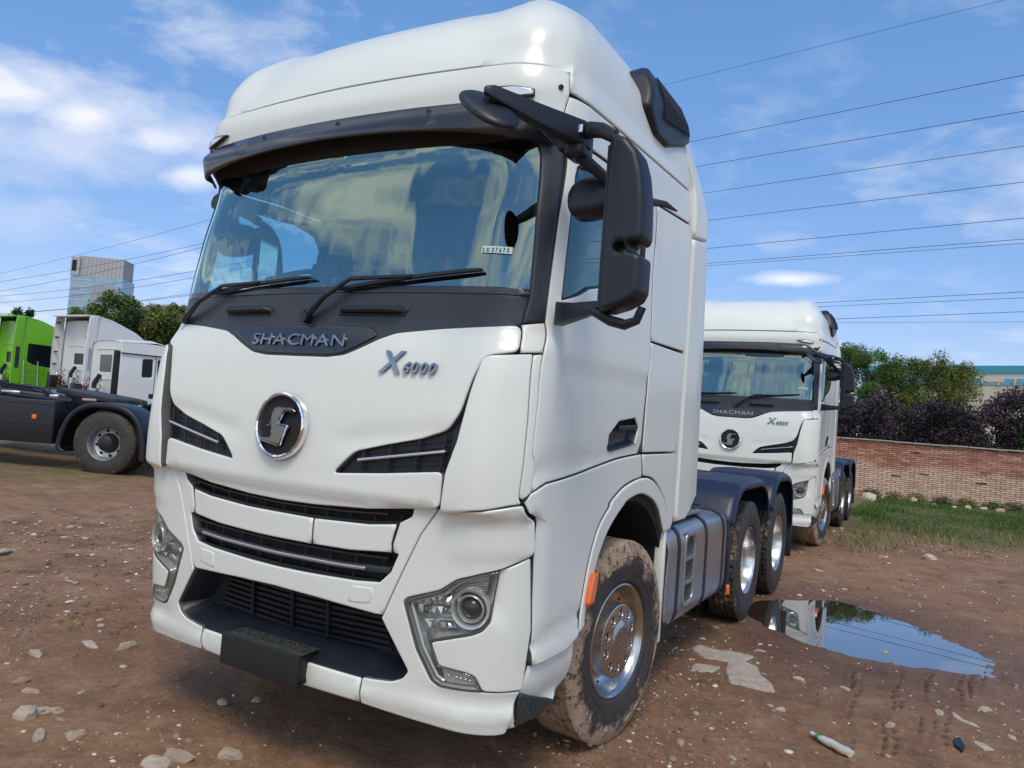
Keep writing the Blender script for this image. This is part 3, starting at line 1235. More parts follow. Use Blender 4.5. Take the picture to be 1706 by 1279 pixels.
both('bumper_corner', [(.873, 1.268), (.80, 1.156), (.645, .80), (.637, .787), (.782, .590), (.754, .553), (.70, .530), (.6, .520), (.546, .517), (.546, .408), (.79, .396), (1.1, .386), (1.42, .381), (1.52, .385),
                       (1.60, .50), (1.655, .556), (1.43, .556), (1.28, .558), (.935, .553), (.892, .570), (.815, .685), (.742, .872), (.762, .892), (.914, .944), (.989, .998), (1.20, 1.03), (1.39, 1.053), (1.705, 1.107),
                       (1.742, 1.137), (1.722, 1.246), (1.645, 1.318), (1.5, 1.310), (1.2, 1.288)], W, T, res=.03, r=.005, depth=.06, disp=bd, rc=.012)
both('bumper_cheek', [(1.398, 1.047), (1.706, 1.101), (1.764, .805), (1.672, .562), (1.43, .561), (1.283, .564), (1.21, .622), (1.116, .634), (.928, .641), (.888, .728), (1.164, .783), (1.263, .802), (1.335, .84)], W, T, res=.03, r=.005, rc=.012,
     depth=.05, off=.0, disp=lambda t, z: -.018 * math.exp(-(((t - 1.40) / .06) ** 2)) * sm(z, .80, .92))
bar_h = [(0, 1.151), (.22, 1.151), (.53, 1.164), (.672, 1.182), (.655, 1.10), (.660, 1.063), (.44, 1.043), (.13, 1.036), (0, 1.036)]
full = sym(bar_h)
sheet('grille_bar', [(0.212, 1.151), (0.212, 1.038), (0, 1.036), (-.13, 1.036), (-.44, 1.043), (-.66, 1.063), (-.655, 1.10), (-.672, 1.182), (-.53, 1.164), (-.22, 1.151)], W, T, res=.04, r=.006, depth=.05)
sheet('grille_bar', [(0.222, 1.151), (.53, 1.164), (.672, 1.182), (.655, 1.10), (.660, 1.063), (.44, 1.043), (0.222, 1.039)], W, T, res=.04, r=.006, depth=.05)
low_h = [(0, .907), (.18, .909), (.49, .919), (.615, .931), (.668, .982), (.698, 1.060), (.672, 1.066), (.667, 1.10), (.69, 1.19), (.745, 1.222), (.757, 1.262), (.868, 1.268), (.7965, 1.156), (.641, .800), (.605, .797), (.257, .813), (0, .819)]
cov = [(.452, .832), (.470, .895), (.592, .900), (.572, .842)]
lowbar = sheet('bumper_centre', sym(low_h), W, T, res=.04, r=.006, depth=.05)
for s, P_ in ((1, [(.455, .826), (.468, .890), (.478, .898), (.578, .902), (.590, .893), (.572, .838)]),):
    for s in (1, -1):
        sheet('tow_cover', [(s * a, b) for a, b in P_][::s], W, lowbar, off=.003, r=.003, depth=.006, res=.03)
sheet('chin_strip', sym([(0, .412), (.538, .409), (.538, .512), (0, .520)]), W, T, res=.04, r=.008, depth=.05, disp=bd)
# grilles
g1 = sheet('upper_grille', sym([(0, 1.145), (.22, 1.145), (.53, 1.156), (.70, 1.178), (.76, 1.215), (.78, 1.30), (0, 1.27)]), M['dark'], T, off=-.055, depth=0, r=0)
for k in range(-5, 6):
    b = MB()
    t0 = k * .135
    b.tube(lay([(t0, 1.15 + .03 * (abs(t0) / .7) ** 2), (t0 + .012, 1.222)], -.03, 0), .006, 6)
    b.build('grille_rib', M['plastic'], g1, True)
b = MB()
strip(b, [(-.66, 1.222), (-.4, 1.203), (0, 1.193), (.4, 1.203), (.62, 1.218)], -.012, .006, .014)
b.build('grille_strip', M['dchrome'], g1)
b = MB()
strip(b, [(-.70, 1.192), (-.53, 1.171), (-.2, 1.158), (0, 1.157), (.2, 1.158), (.53, 1.171), (.70, 1.192)], -.008, .012, .04)
b.build('grille_frame', M['plastic'], g1)
g2 = sheet('lower_grille', sym([(0, .90), (.18, .90), (.50, .91), (.63, .925), (.69, .982), (.72, 1.07), (.44, 1.05), (0, 1.04)]), M['dark'], T, off=-.06, depth=0, r=0)
for k in range(-4, 5):
    t0 = k * .15
    b = MB()
    b.tube(lay([(t0, .912), (t0 + .014, 1.038)], -.032, 0), .006, 6)
    b.build('grille_rib', M['plastic'], g2, True)
for zz in (.918, 1.02):
    b = MB()
    strip(b, [(-.64, zz + .014), (-.45, zz + .006), (0, zz), (.45, zz + .006), (.64, zz + .014)], -.015, .010, .03)
    b.build('grille_frame', M['plastic'], g2)
b = MB()
strip(b, [(-.66, .985), (-.4, .972), (0, .966), (.4, .972), (.66, .985)], -.006, .026, .03)
b.build('grille_blade', M['panel'], g2, bevel=.004)
b = MB()
strip(b, [(-.575, .981), (-.4, .974), (0, .969), (.4, .974), (.535, .979)], .004, .014, .012)
b.build('bright_strip', M['silver'], g2, bevel=.003)
# lower opening: funnel, cooler with louvres, step mesh, number plate holder
op_h = [(0, .826), (.257, .820), (.608, .804), (.645, .797), (.792, .590), (.76, .548), (.70, .522), (.6, .512), (.55, .508), (0, .515)]
fun = sheet('air_intake', sym(op_h), M['plastic'], T, off=-.012, r=.004, depth=.02, bowl=(.16, .075), res=.045, rc=.02)
for k in range(7):
    b = MB()
    strip(b, [(-.60 + .01 * k, .60 + k * .026), (0, .585 + k * .028), (.60 - .01 * k, .60 + k * .026)], -.145, .014, .02)
    b.build('intake_louvre', M['plastic'], fun)
for x in (-.32, -.02, .22):
    b = MB()
    b.tube(lay([(x, .59), (x, .79)], -.135, 0), .008, 6)
    b.build('intake_rib', M['plastic'], fun, True)
b = MB()
b.bx(-.255, .225, -.028, .09, .555, .564)
st = b.build('step_plate', M['tread'], T, bevel=.004)
for i in range(9):
    for j in range(2):
        b = MB()
        x = -.225 + i * .052 + (j % 2) * .02
        b.box((x, .015 + j * .045, .567), (.034, .012, .010))
        b.build('step_lug', M['tread'], st)
b = MB()
b.bx(-.262, .232, -.046, -.030, .426, .566)
pl = b.build('plate_holder', M['dark'], T, bevel=.006)
for x in (-.14, .11):
    b = MB()
    b.lathe([(-.047, .001), (-.051, .007), (-.046, .009)], 10, 'Y', (x, 0, .545))
    b.build('plate_screw', M['plastic'], pl, True)
b = MB()
b.bx(-.25, .22, -.028, .10, .425, .553)
b.build('plate_bracket', M['plastic'], T, bevel=.01)

# --- headlamps
hl = [(.745, .873), (.765, .889), (.914, .941), (.989, .994), (1.20, 1.026), (1.393, 1.048), (1.333, .845), (1.263, .806), (1.164, .787), (.886, .732), (.926, .640), (1.116, .632), (1.21, .620), (1.283, .562), (.935, .557), (.896, .573), (.819, .687)]
up_in = [(.775, .868), (.92, .918), (.995, .968), (1.21, 1.004), (1.372, 1.024), (1.312, .858), (1.25, .826), (1.16, .808), (.90, .752), (.80, .735)]
for s in (1, -1):
    fx = (lambda P: [(s * a, b) for a, b in (P if s > 0 else P[::-1])])
    H = sheet('headlamp', fx(hl), M['refl'], T, off=-.006, r=.004, depth=.03, bowl=(.06, .026), res=.022, rc=.012)
    sheet('lamp_gasket', fx(hl), Mat('smoked_rim', (.10, .10, .10), .2, coat=.8).m, H, off=-.001, depth=.004, r=0, res=.04, rc=.012, holes=[[(s * a, c) for a, c in ([(.762, .870), (.917, .933), (.993, .986), (1.20, 1.017), (1.378, 1.038), (1.318, .854), (1.256, .816), (1.162, .797), (.874, .738), (.914, .637), (.93, .635), (1.11, .627), (1.202, .615), (1.262, .568), (.945, .563), (.905, .578), (.833, .690)])][::s]])
    H['label'] = 'clear headlamp with round projector and a running light down its inner edge'
    sheet('lamp_cover', fx(hl), M['lens'], H, off=.001, depth=0, r=.004, res=.04, rc=.012)
    # running light guide round the inner edge, and the strip along the foot
    b = MB()
    b.tube(lay([(s * a, c) for a, c in ((1.30, 1.030), (1.0, .985), (.93, .930), (.79, .878), (.775, .862), (.84, .700), (.912, .592), (.945, .575))], -.022, 0), .0075, 8)
    b.build('running_light', M['lensw'], H, True)
    b = MB()
    strip(b, [(s * .86, .805), (s * .98, .825), (s * 1.08, .835)], -.03, .006, .02)
    b.build('reflector_shelf', M['chrome'], H)
    # reflector: facetted chrome bowls
    RJ = random.Random(3)
    for row, (za, zb, ta, tb, nn_) in enumerate(((.862, .935, .80, 1.02, 7), (.826, .868, .80, 1.01, 7), (.775, .812, .84, 1.08, 7))):
        for k in range(nn_):
            t0 = ta + (tb - ta) * k / nn_
            t1 = ta + (tb - ta) * (k + .86) / nn_
            zz0, zz1 = za + .03 * k / nn_, zb - (.03 if row == 0 else 0) * (1 - k / nn_)
            P4 = []
            for (tt, zz) in ((t0, zz0), (t1, zz0 + .004), (t1, zz1), (t0, zz1)):
                pp, n_ = skin(tu(s * tt), zz)
                P4.append(pp - n_ * RJ.uniform(.022, .05))
            mid4 = sum(P4, Vector()) / 4 + Vector((0, -RJ.uniform(.0, .02), 0))
            b = MB()
            b.add(P4 + [mid4], [(0, 1, 4), (1, 2, 4), (2, 3, 4), (3, 0, 4)])
            b.build('reflector_facet', M['refl'] if RJ.random() < .6 else M['chrome'], H)
    for k in range(5):
        b = MB()
        strip(b, [(s * (1.03 + k * .012), .962 + k * .009 - .02), (s * (1.29 - .0 * k), .998 + k * .009 - .035)], -.034 + .003 * k, .004, .012)
        b.build('turn_lamp_rib', M['chrome'], H)
    # projector
    p, n = skin(tu(s * 1.125), .884)
    n = Vector((n.x * .75, n.y, n.z)).normalized()
    q = n.to_track_quat('Y', 'Z').to_matrix()

    def put(prof, nm, mat, lift=0.0, k=28, s2=1.0):
        b = MB()
        b.lathe(prof, k, 'Y')
        b.v = [tuple(q @ Vector((v[0] * s2, v[1], v[2])) + p + n * lift) for v in b.v]
        return b.build(nm, mat, H, True)
    put([(-.07, .076), (-.012, .082), (-.006, .079), (-.010, .070), (-.03, .063)], 'projector_bezel', M['refl'])
    put([(-.05, .062), (-.020, .058), (-.014, .052), (-.022, .046), (-.045, .042)], 'projector_ring', M['refl'])
    put([(-.034, .043), (-.026, .036), (-.016, .024), (-.011, .012), (-.010, .0005)], 'projector_lens', M['gloss'])
    # foot strip with small light cells
    ft = fx([(.935, .628), (1.11, .620), (1.19, .610), (1.235, .578), (.95, .574)])
    F_ = sheet('fog_strip', ft, M['lensw'], H, off=-.020, r=.002, depth=.02, res=.03)
    for k in range(5):
        pp, nn = skin(tu(s * (.968 + k * .047)), .604 - k * .0015)
        b = MB()
        b.ellipsoid(pp - nn * .016, [(.008, 0, 0), (0, .006, 0), (0, 0, .008)], 8, 6)
        b.build('light_cell', M['chrome'], F_, True)

# --- front mudguard / side of the bumper
def fd(t, z):
    v = -.012 * math.exp(-(((z - (.725 + .16 * (t - 1.78))) / .02) ** 2))
    v += .010 * sm(.72 - z, -.01, .01)
    v -= .006 * math.exp(-(((t - 1.80) / .06) ** 2)) * sm(z, .8, .95)
    return v


both('front_mudguard', [(1.685, 1.327), *spl([(1.778, 1.362), (2.087, 1.412), (2.275, 1.460), (2.402, 1.490), (2.556, 1.510)]), *spl([(2.572, 1.390), (2.487, 1.372), (2.40, 1.326), (2.277, 1.200), (2.216, 1.035), (2.180, .819), (2.172, .695)]),
                        (2.10, .660), (1.772, .660), (1.785, .80), (1.757, 1.135), (1.790, 1.262)], W, T, res=.04, r=.005, depth=.04, disp=fd)
outer = spl([(2.178, .70), (2.186, .819), (2.222, 1.032), (2.283, 1.195), (2.405, 1.318), (2.487, 1.362), (2.578, 1.382), (2.655, 1.364), (2.730, 1.295), (2.79, 1.18), (2.828, 1.05)])
inner = spl([(2.775, 1.05), (2.750, 1.11), (2.712, 1.195), (2.65, 1.262), (2.580, 1.296), (2.50, 1.286), (2.41, 1.238), (2.30, 1.10), (2.222, .86), (2.205, .72)])
both('arch_trim', outer + inner, W, T, res=.03, r=.008, depth=.05, off=.006)
for s in (1, -1):
    # black liner behind the trim
    b = MB()
    arc = []
    Y0, Z0, RR = 1.345, .60, .66
    arcp = [(Y0 + RR * math.cos(a), Z0 + RR * math.sin(a)) for a in np.linspace(RAD(176), RAD(-20), 26)]
    vs = []
    for (y, z) in arcp:
        for x in (.70, 1.165):
            vs.append((s * x, y, z))
    b.add(vs, [(2 * i, 2 * i + 1, 2 * i + 3, 2 * i + 2) for i in range(25)])
    vs = []
    for i, (y, z) in enumerate(arcp):
        a = RAD(176) + (RAD(-20) - RAD(176)) * i / 25
        vs += [(s * 1.165, y, z), (s * 1.178, Y0 + (RR + .12) * math.cos(a), Z0 + (RR + .06) * math.sin(a))]
    b.add(vs, [(2 * i, 2 * i + 1, 2 * i + 3, 2 * i + 2) for i in range(25)])
    b.build('arch_liner', M['dark'], T, True)
    # lower step with its black tread
    stp = [(1.775, .650), (2.10, .650), (2.170, .686), (2.15, .502), (2.069, .44), (1.54, .384), (1.60, .45), (1.655, .548)]
    fx = (lambda P: [(s * a, b) for a, b in (P if s > 0 else P[::-1])])
    so = sheet('entry_step', fx(stp), W, T, off=-.012, r=.010, depth=.05, res=.035, disp=lambda t, z: -.03 * sm(z, .60, .45) + .02 * sm(.47 - z, 0, .03))
    sheet('step_tread', fx([(1.645, .548), (1.80, .522), (2.045, .462), (2.02, .448), (1.625, .408), (1.62, .45)]), M['tread'], so, off=-.002, r=.004, depth=.02, res=.03)
    om = sheet('side_marker', fx([(2.222, .962), (2.246, .966), (2.238, .90), (2.226, .828), (2.200, .824), (2.206, .89)]), M['orange'], T, off=.034, r=.006, depth=.03, res=.02)
    # white panel behind the wheel and the brush flap
    b = MB()
    b.bx(s * 1.135, s * 1.195, 1.905, 1.95, .385, 1.062)
    b.build('rear_splash_panel', W, T, bevel=.008)
    b = MB()
    b.bx(s * .95, s * 1.134, 1.93, 1.955, .98, 1.05)
    b.build('panel_bracket', W, T, bevel=.006)
    b = MB()
    for i in range(34):
        x = .70 + i * .0128
        b.bx(s * x, s * (x + .008), 1.90, 1.915, .36, .99)
    b.build('brush_flap', M['dark'], T)
    b = MB()
    b.bx(s * .69, s * 1.134, 1.918, 1.926, .36, 1.0)
    b.build('mud_flap', M['dark'], T)

# --- grab handles on the black panel, wipers
for s in (1, -1):
    b = MB()
    q = lay([(s * .245, 2.082), (s * .27, 2.086), (s * .44, 2.087), (s * .57, 2.086), (s * .60, 2.080)], 0, 0)
    nrm = skin(tu(s * .42), 2.085)[1]
    q = [p + nrm * d for p, d in zip(q, (.004, .022, .024, .022, .002))]
    b.tube(q, [.012, .017, .018, .018, .008], 10)
    b.build('grab_handle', M['plastic'], T, True)
    sheet('handle_recess', [(s * a, c) for a, c in [(.225, 2.060), (.60, 2.060), (.63, 2.098), (.58, 2.106), (.25, 2.106)]][::s], M['plastic'], T, off=.006, r=.004, depth=.006, res=.03)


def wiper(root, elbow, b0, b1, name='wiper'):
    """arm from root to the blade, blade from b0 to b1, all as (t, z)"""
    r_ = lay([root], .02, 0)[0]
    m_ = lay([((root[0] * .5 + elbow[0] * .5), (root[1] * .5 + elbow[1] * .5))], .055, 0)[0]
    e_ = lay([elbow], .045, 0)[0]
    b = MB()
    b.tube([r_, m_, e_], [.016, .012, .009], 8)
    w_ = b.build(name, M['plastic'], T, True)
    b = MB()
    n = skin(tu(root[0]), root[1])[1]
    b.tube([r_ - n * .02, r_ + n * .018], .024, 12)
    b.build('wiper_pivot', M['plastic'], w_, True)
    b = MB()
    k = 9
    pts = [(b0[0] + (b1[0] - b0[0]) * i / k, b0[1] + (b1[1] - b0[1]) * i / k + .004 * math.sin(math.pi * i / k)) for i in range(k + 1)]
    b.tube(lay(pts, .026, 0), [.006] + [.010] * (k - 1) + [.005], 6, flat=.8)
    b.tube(lay(pts, .008, 0), .004, 5)
    b.build('wiper_blade', M['plastic'], w_, True)
    b = MB()
    mid = lay([((b0[0] * .45 + b1[0] * .55), (b0[1] * .45 + b1[1] * .55) + .006)], .034, 0)[0]
    b.tube([e_, mid], [.010, .008], 6)
    b.build('wiper_link', M['plastic'], w_, True)
    return w_


PIX_W = True
wiper((.03, 2.045), (.30, 2.215), (.22, 2.175), (.98, 2.262))
wiper((-1.02, 2.045), (-.64, 2.205), (-.78, 2.178), (.02, 2.236))
b = MB()
q = lay([(.0, 2.075)], .012, 0)[0]
b.ellipsoid(q, [(.010, 0, 0), (0, .012, 0), (0, 0, .014)], 10, 6)
b.build('washer_jet', M['plastic'], T, True)
# --- printed sticker on the inside of the windscreen
sk = sheet('windscreen_sticker', [(.951, 2.344), (1.194, 2.340), (1.196, 2.370), (.953, 2.374)], Mat('pale_green_paper', (.62, .80, .72), .7).m, T, off=.002, depth=0, r=0, res=.03)
u = tu(.951) + .010
ink = Mat('dark_green_ink', (.02, .05, .05), .6).m
for i_, ch in enumerate('SX107673'):
    u_ = tu(.951) + .006 + i_ * .0134

    def pf(x, y, z, u=u_):
        p, n = skin(u + x * .0142, 2.3465 + y * .026)
        return p + n * (.004 + z * .01)
    glyph(ch, ink, sk, pf, name='printed_character', ext=.02, fat=.02, xs=1.1)

# --- mirrors
def mirror_set(s):
    """s=+1: beside the near door, opened out with its front mirror; s=-1: folded back"""
    K = (lambda p: Vector((s * p[0], p[1], p[2])))
    root = bpy.data.objects.new('mirror_assembly', None)
    COL.objects.link(root)
    root.parent = T
    root.location = (s * 1.23, .30, 0)
    if s < 0:
        root.rotation_euler = (0, 0, RAD(-125))
        root.location = (-1.17, .46, 0)
    o0 = Vector((s * 1.23, .30, 0))
    P_ = M['plastic']

    def mk(b, nm, par=root, mat=P_, **kw):
        b.v = [tuple(Vector(v) - o0) for v in b.v]
        return b.build(nm, mat, par, **kw)
    # housing: outline seen from the front, pillowed back cover with a slot between its two glasses
    ox = Vector((.985, -.17 * 1, 0)).normalized()
    out = [(0, -.01), (.0, .655), (.02, .660), (.075, .630), (.120, .575), (.145, .50), (.160, .40), (.166, .262), (.156, .240), (.108, .236), (.104, .207), (.146, .198), (.165, .182), (.165, .060), (.150, .030), (.10, .004), (.03, -.014)]
    hole = [(.068, .205), (.094, .205), (.094, .238), (.068, .238), (.050, .222)]
    ax = Vector((s * ox.x, ox.y, 0))
    base = K((1.458, .10, 2.095))
    up = Vector((0, 0, 1))
    fn = (lambda a, c: (base + ax * a + up * c + Vector((0, .030 + .5 * abs(a - .06), 0)) * .25, Vector((0, -1, 0))))
    hs = sheet('mirror_housing', out, P_, None, mapper=fn, tz=False, holes=[hole], r=.020, depth=.10, res=.022, rc=.010, off=.045, back=True)
    hs.data.transform(Matrix.Translation(-o0))
    hs.parent = root
    for z0, z1 in ((.262, .61), (.025, .182)):
        gl = MB()
        gl.prism([(base.x + ax.x * a, base.z + c) for a, c in ((.012, z0), (.12, z0), (.12, z1 - .06), (.06, z1), (.012, z1))], .178, .186)
        mk(gl, 'mirror_glass', hs, M['chrome'])
    # straight inner rail of the housing
    b = MB()
    b.tube([K((1.452, .115, 2.10)), K((1.452, .115, 2.72))], .014, 8)
    mk(b, 'mirror_rail', smooth=True)
    # top bracket
    b = MB()
    b.tube([K((1.275, .17, 2.815)), K((1.36, .13, 2.80)), K((1.41, .115, 2.785)), K((1.465, .115, 2.755))], [.044, .040, .038, .036], 4, flat=.8, up=(0, 0, 1), ph=math.pi / 4)
    mk(b, 'mirror_bracket', bevel=.008)
    b = MB()
    b.box(K((1.285, .175, 2.775)), (.085, .12, .145))
    mk(b, 'mirror_pivot', bevel=.02)
    b = MB()
    b.box(K((1.315, .105, 2.80)), (.032, .01, .032))
    mk(b, 'pivot_cap', mat=M['silver'], bevel=.002)
    b = MB()
    b.tube([K((1.19, .25, 2.81)), K((1.27, .20, 2.80))], [.05, .05], 8)
    mk(b, 'mirror_foot', smooth=True)
    # lower bracket: a wedge to the door and a loop under the housing
    b = MB()
    b.tube([K((1.19, .30, 2.105)), K((1.30, .215, 2.100)), K((1.42, .14, 2.105)), K((1.52, .11, 2.10))], [.070, .052, .036, .034], 4, flat=.5, up=(0, 0, 1), ph=math.pi / 4)
    mk(b, 'mirror_bracket', bevel=.006)
    b = MB()
    b.tube([K((1.42, .12, 2.09)), K((1.50, .11, 2.05)), K((1.56, .105, 2.035)), K((1.605, .10, 2.05)), K((1.625, .10, 2.10))], [.018, .02, .02, .018, .016], 8)
    mk(b, 'bracket_loop', smooth=True)
    # kerb mirror hanging under the top bracket
    b = MB()
    b.tube([K((1.29, .18, 2.72)), K((1.36, .24, 2.66)), K((1.42, .28, 2.60))], [.028, .024, .022], 8)
    mk(b, 'kerb_mirror_arm', smooth=True)
    b = MB()
    c = K((1.325, .30, 2.585))
    b.ellipsoid(c, [Vector((s * .118, .02, .025)), Vector((0, .06, -.02)), Vector((s * -.02, .03, .088))], 20, 12, .72)
    kp = mk(b, 'kerb_mirror', smooth=True, angle=60)
    if s > 0:
        # heavy arm along the top corner to the front mirror
        b = MB()
        a0, a1, a2 = K((1.30, .14, 2.795)), K((1.22, -.06, 2.80)), K((1.135, -.255, 2.82))
        b.tube([K((1.31, .20, 2.785)), a0, a1, a2, K((1.12, -.285, 2.822))], [.066, .070, .058, .038, .020], 4, flat=.6, up=(0, 0, 1), ph=math.pi / 4)
        mk(b, 'front_mirror_arm', bevel=.008)
        b = MB()
        b.ellipsoid((1.112, -.235, 2.772), [Vector((.112, -.012, -.086)), Vector((.022, .085, .034)), Vector((.014, -.010, .021))], 28, 14, .9)
        fm = mk(b, 'front_mirror', smooth=True, angle=60)
        b = MB()
        b.tube([(1.135, -.25, 2.81), (1.11, -.24, 2.79)], .026, 8)
        mk(b, 'mirror_joint', smooth=True)
    return root


mirror_set(1)
mirror_set(-1)

# --- roof side intakes behind the fairing
for s in (1, -1):
    poly = [(1.27, 3.40), (1.36, 3.62), (1.44, 3.70), (1.52, 3.70), (1.80, 3.70), (1.98, 3.66), (2.02, 3.58), (2.03, 3.44), (1.97, 3.41), (1.62, 3.28), (1.42, 3.28), (1.33, 3.34)]
    mp_ = (lambda u, v: (Vector((s * (1.155 - .10 * sm(v, 3.45, 3.75)), u, v)), Vector((s, 0, .12)).normalized()))
    sn = sheet('roof_intake', poly if s > 0 else poly[::-1], M['plastic'], T, mapper=mp_, tz=False, r=.035, depth=.17, res=.04, rc=.03)
    for k in range(16):
        b = MB()
        y = 1.50 + k * .030
        z0 = 3.40 + .06 * sm(y, 1.5, 1.95)
        x0 = lambda z: 1.155 - .10 * sm(z, 3.45, 3.75) + .012 * (z - 3.4)
        b.tube([(s * (x0(z0) + .010), y, z0), (s * (x0(3.53) + .010), y + .006, 3.53), (s * (x0(3.65) + .010), y + .012, 3.65)], .0055, 5)
        b.build('intake_slat', M['plastic'], sn, True)
# little wing behind the door top
for s in (1, -1):
    b = MB()
    b.tube([(s * 1.19, 1.28, 2.86), (s * 1.26, 1.33, 2.855), (s * 1.30, 1.40, 2.835)], [.022, .018, .006], 8, flat=.6)
    b.build('side_repeater', M['plastic'], T, True)

# --- cab interior
lin = [(0, 2.16), (1.36, 2.16), (1.60, 1.5), (2.85, 1.5), (2.85, 2.85), (1.5, 2.85), (1.30, 2.84), (0, 2.86)]
b = MB()
b.bx(-1.10, 1.10, .12, 2.03, 1.42, 1.50)
b.build('cab_floor', M['trim'], T)
b = MB()
b.bx(-1.10, 1.10, .25, 2.0, 2.93, 2.96)
b.build('roof_lining', M['trim'], T)
b = MB()
b.bx(-1.10, 1.10, 1.98, 2.04, 1.5, 2.92)
b.build('bunk_wall', M['trim'], T)
for s in (1, -1):
    b = MB()
    b.bx(s * 1.10, s * 1.13, 1.22, 2.0, 1.5, 2.92)
    b.build('side_lining', M['trim'], T)
b = MB()
b.prism([(.20, 1.5), (.20, 2.14), (.30, 2.185), (.52, 2.20), (.62, 2.12), (.58, 1.9), (.62, 1.5)], -1.08, 1.08, 'X')
dash = b.build('dashboard', M['trim'], T, bevel=.02)
b = MB()
b.box((-.66, .50, 2.215), (.44, .16, .07))
b.build('instrument_hood', M['trim'], dash, bevel=.02)
sw = MB()
rot = Matrix.Rotation(RAD(28), 3, 'X')
c0 = Vector((-.72, .58, 2.335))
ringp = [c0 + rot @ Vector((math.cos(a) * .215, math.sin(a) * .215, 0)) for a in np.linspace(0, 2 * math.pi, 37)]
sw.tube(ringp, .016, 8, cap=False)
stw = sw.build('steering_wheel', M['plastic'], T, True)
for a in (10, 170, 270):
    b = MB()
    b.tube([c0, c0 + rot @ Vector((math.cos(RAD(a)) * .21, math.sin(RAD(a)) * .21, 0))], [.035, .022], 6, flat=.4)
    b.build('wheel_spoke', M['plastic'], stw, True)
b = MB()
b.ellipsoid(c0, [rot @ Vector((.07, 0, 0)), rot @ Vector((0, .065, 0)), rot @ Vector((0, 0, .03))], 16, 8)
b.tube([c0, c0 + rot @ Vector((0, 0, -.35))], .03, 8)
b.build('steering_column', M['plastic'], stw, True)
for x in (-.68, .68):
    b = MB()
    b.box((x, 1.12, 1.98), (.52, .52, .16))
    se = b.build('seat', M['seat'], T, bevel=.05)
    b = MB()
    b.box((x, 1.40, 2.32), (.50, .14, .62), Matrix.Rotation(RAD(-8), 3, 'X'))
    b.build('backrest', M['seat'], se, bevel=.05)
    b = MB()
    b.box((x, 1.45, 2.69), (.28, .10, .17))
    b.build('headrest', M['seat'], se, bevel=.04)
    b = MB()
    b.bx(x - .2, x + .2, .95, 1.3, 1.5, 1.9)
    b.build('seat_base', M['trim'], se)
b = MB()
b.bx(-1.05, 1.05, 1.5, 1.97, 1.9, 2.04)
b.build('bunk', M['seat'], T, bevel=.03)
# dark folder standing on the dashboard and a plastic-wrapped box
b = MB()
b.box((-.28, .42, 2.29), (.18, .03, .22), Matrix.Rotation(RAD(-12), 3, 'X'))
b.build('dash_screen', M['plastic'], T, bevel=.01)
# --- frame, tank, catwalk, axles
for s in (1, -1):
    b = MB()
    b.bx(s * .40, s * .47, .35, 6.75, .74, 1.00)
    b.build('frame_rail', M['chassis'], T)
b = MB()
for y in (.5, 1.9, 3.3, 4.4, 5.2, 6.0, 6.7):
    b.bx(-.4, .4, y - .04, y + .04, .76, .96)
b.build('cross_members', M['chassis'], T)
tankp = [(2.03, .40), (3.50, .40)]


def tank(s, y0, y1):
    prof = [(.62, .44), (.66, .39), (1.10, .39), (1.165, .43), (1.185, .50), (1.185, .92), (1.165, 1.005), (1.10, 1.045), (.66, 1.045), (.62, 1.0)]
    prof = [(p.x, p.y) for p in round_poly(prof, .03, 3)]
    b = MB()
    n = len(prof)
    cx_, cz_ = .9, .72
    rings = [(y0, .93), (y0 + .015, .985), (y0 + .045, 1.0), (y1 - .045, 1.0), (y1 - .015, .985), (y1, .93)]
    vs = []
    for y, k in rings:
        vs += [(s * (cx_ + (x - cx_) * k), y, cz_ + (z - cz_) * k) for x, z in prof]
    fs = [(i * n + j, i * n + (j + 1) % n, (i + 1) * n + (j + 1) % n, (i + 1) * n + j) for i in range(5) for j in range(n)]
    fs += [tuple(range(n)), tuple(reversed(range(5 * n, 6 * n)))]
    b.add(vs, fs)
    t_ = b.build('fuel_tank', M['alu'], T, True, angle=30)
    cb = MB()
    cb.bx(s * 1.08, s * 1.30, 2.398, 2.597, .528, .957)
    co_ = cb.build('cutter', M['alu'])
    bo = t_.modifiers.new('cut', 'BOOLEAN')
    bo.operation = 'DIFFERENCE'
    bo.object = co_
    me2 = bpy.data.meshes.new_from_object(t_.evaluated_get(bpy.context.evaluated_depsgraph_get()))
    t_.modifiers.clear()
    t_.data = me2
    bpy.data.objects.remove(co_)
    for y in (2.255, 2.905, 3.40):
        b = MB()
        ps = []
        ring_ = [(cx_ + (x - cx_) * 1.012, cz_ + (z - cz_) * 1.02) for x, z in prof]
        vs = []
        for yy in (y - .028, y + .028):
            vs += [(s * x, yy, z) for x, z in ring_]
        b.add(vs, [(j, (j + 1) % n, (j + 1) % n + n, j + n) for j in range(n)])
        b.build('tank_strap', M['plastic'], t_, True, angle=30)
    # recessed steps in the tank face
    pan = [(2.375, .50), (2.62, .50), (2.62, .985), (2.375, .985)]
    mp_ = (lambda u, v: (Vector((s * 1.187, u, v)), Vector((s, 0, 0))))
    so = sheet('step_surround', pan if s > 0 else pan[::-1], M['alu'], t_, mapper=mp_, tz=False, off=.008, r=.006, depth=.01, res=.04, rc=.05,
               holes=[[(2.40, .53), (2.595, .53), (2.595, .955), (2.40, .955)]])
    for z in (.655, .81):
        b = MB()
        b.bx(s * 1.085, s * 1.192, 2.40, 2.595, z - .012, z + .012)
        b.build('tank_step', M['alu'], t_, bevel=.004)
    b = MB()
    b.lathe([(0, .001), (0, .045), (-.015, .05), (-.03, .05), (-.035, .035)], 20, 'Z', (s * 1.02, 3.12, 1.085))
    b.build('filler_cap', M['plastic'], t_, True)
    return t_


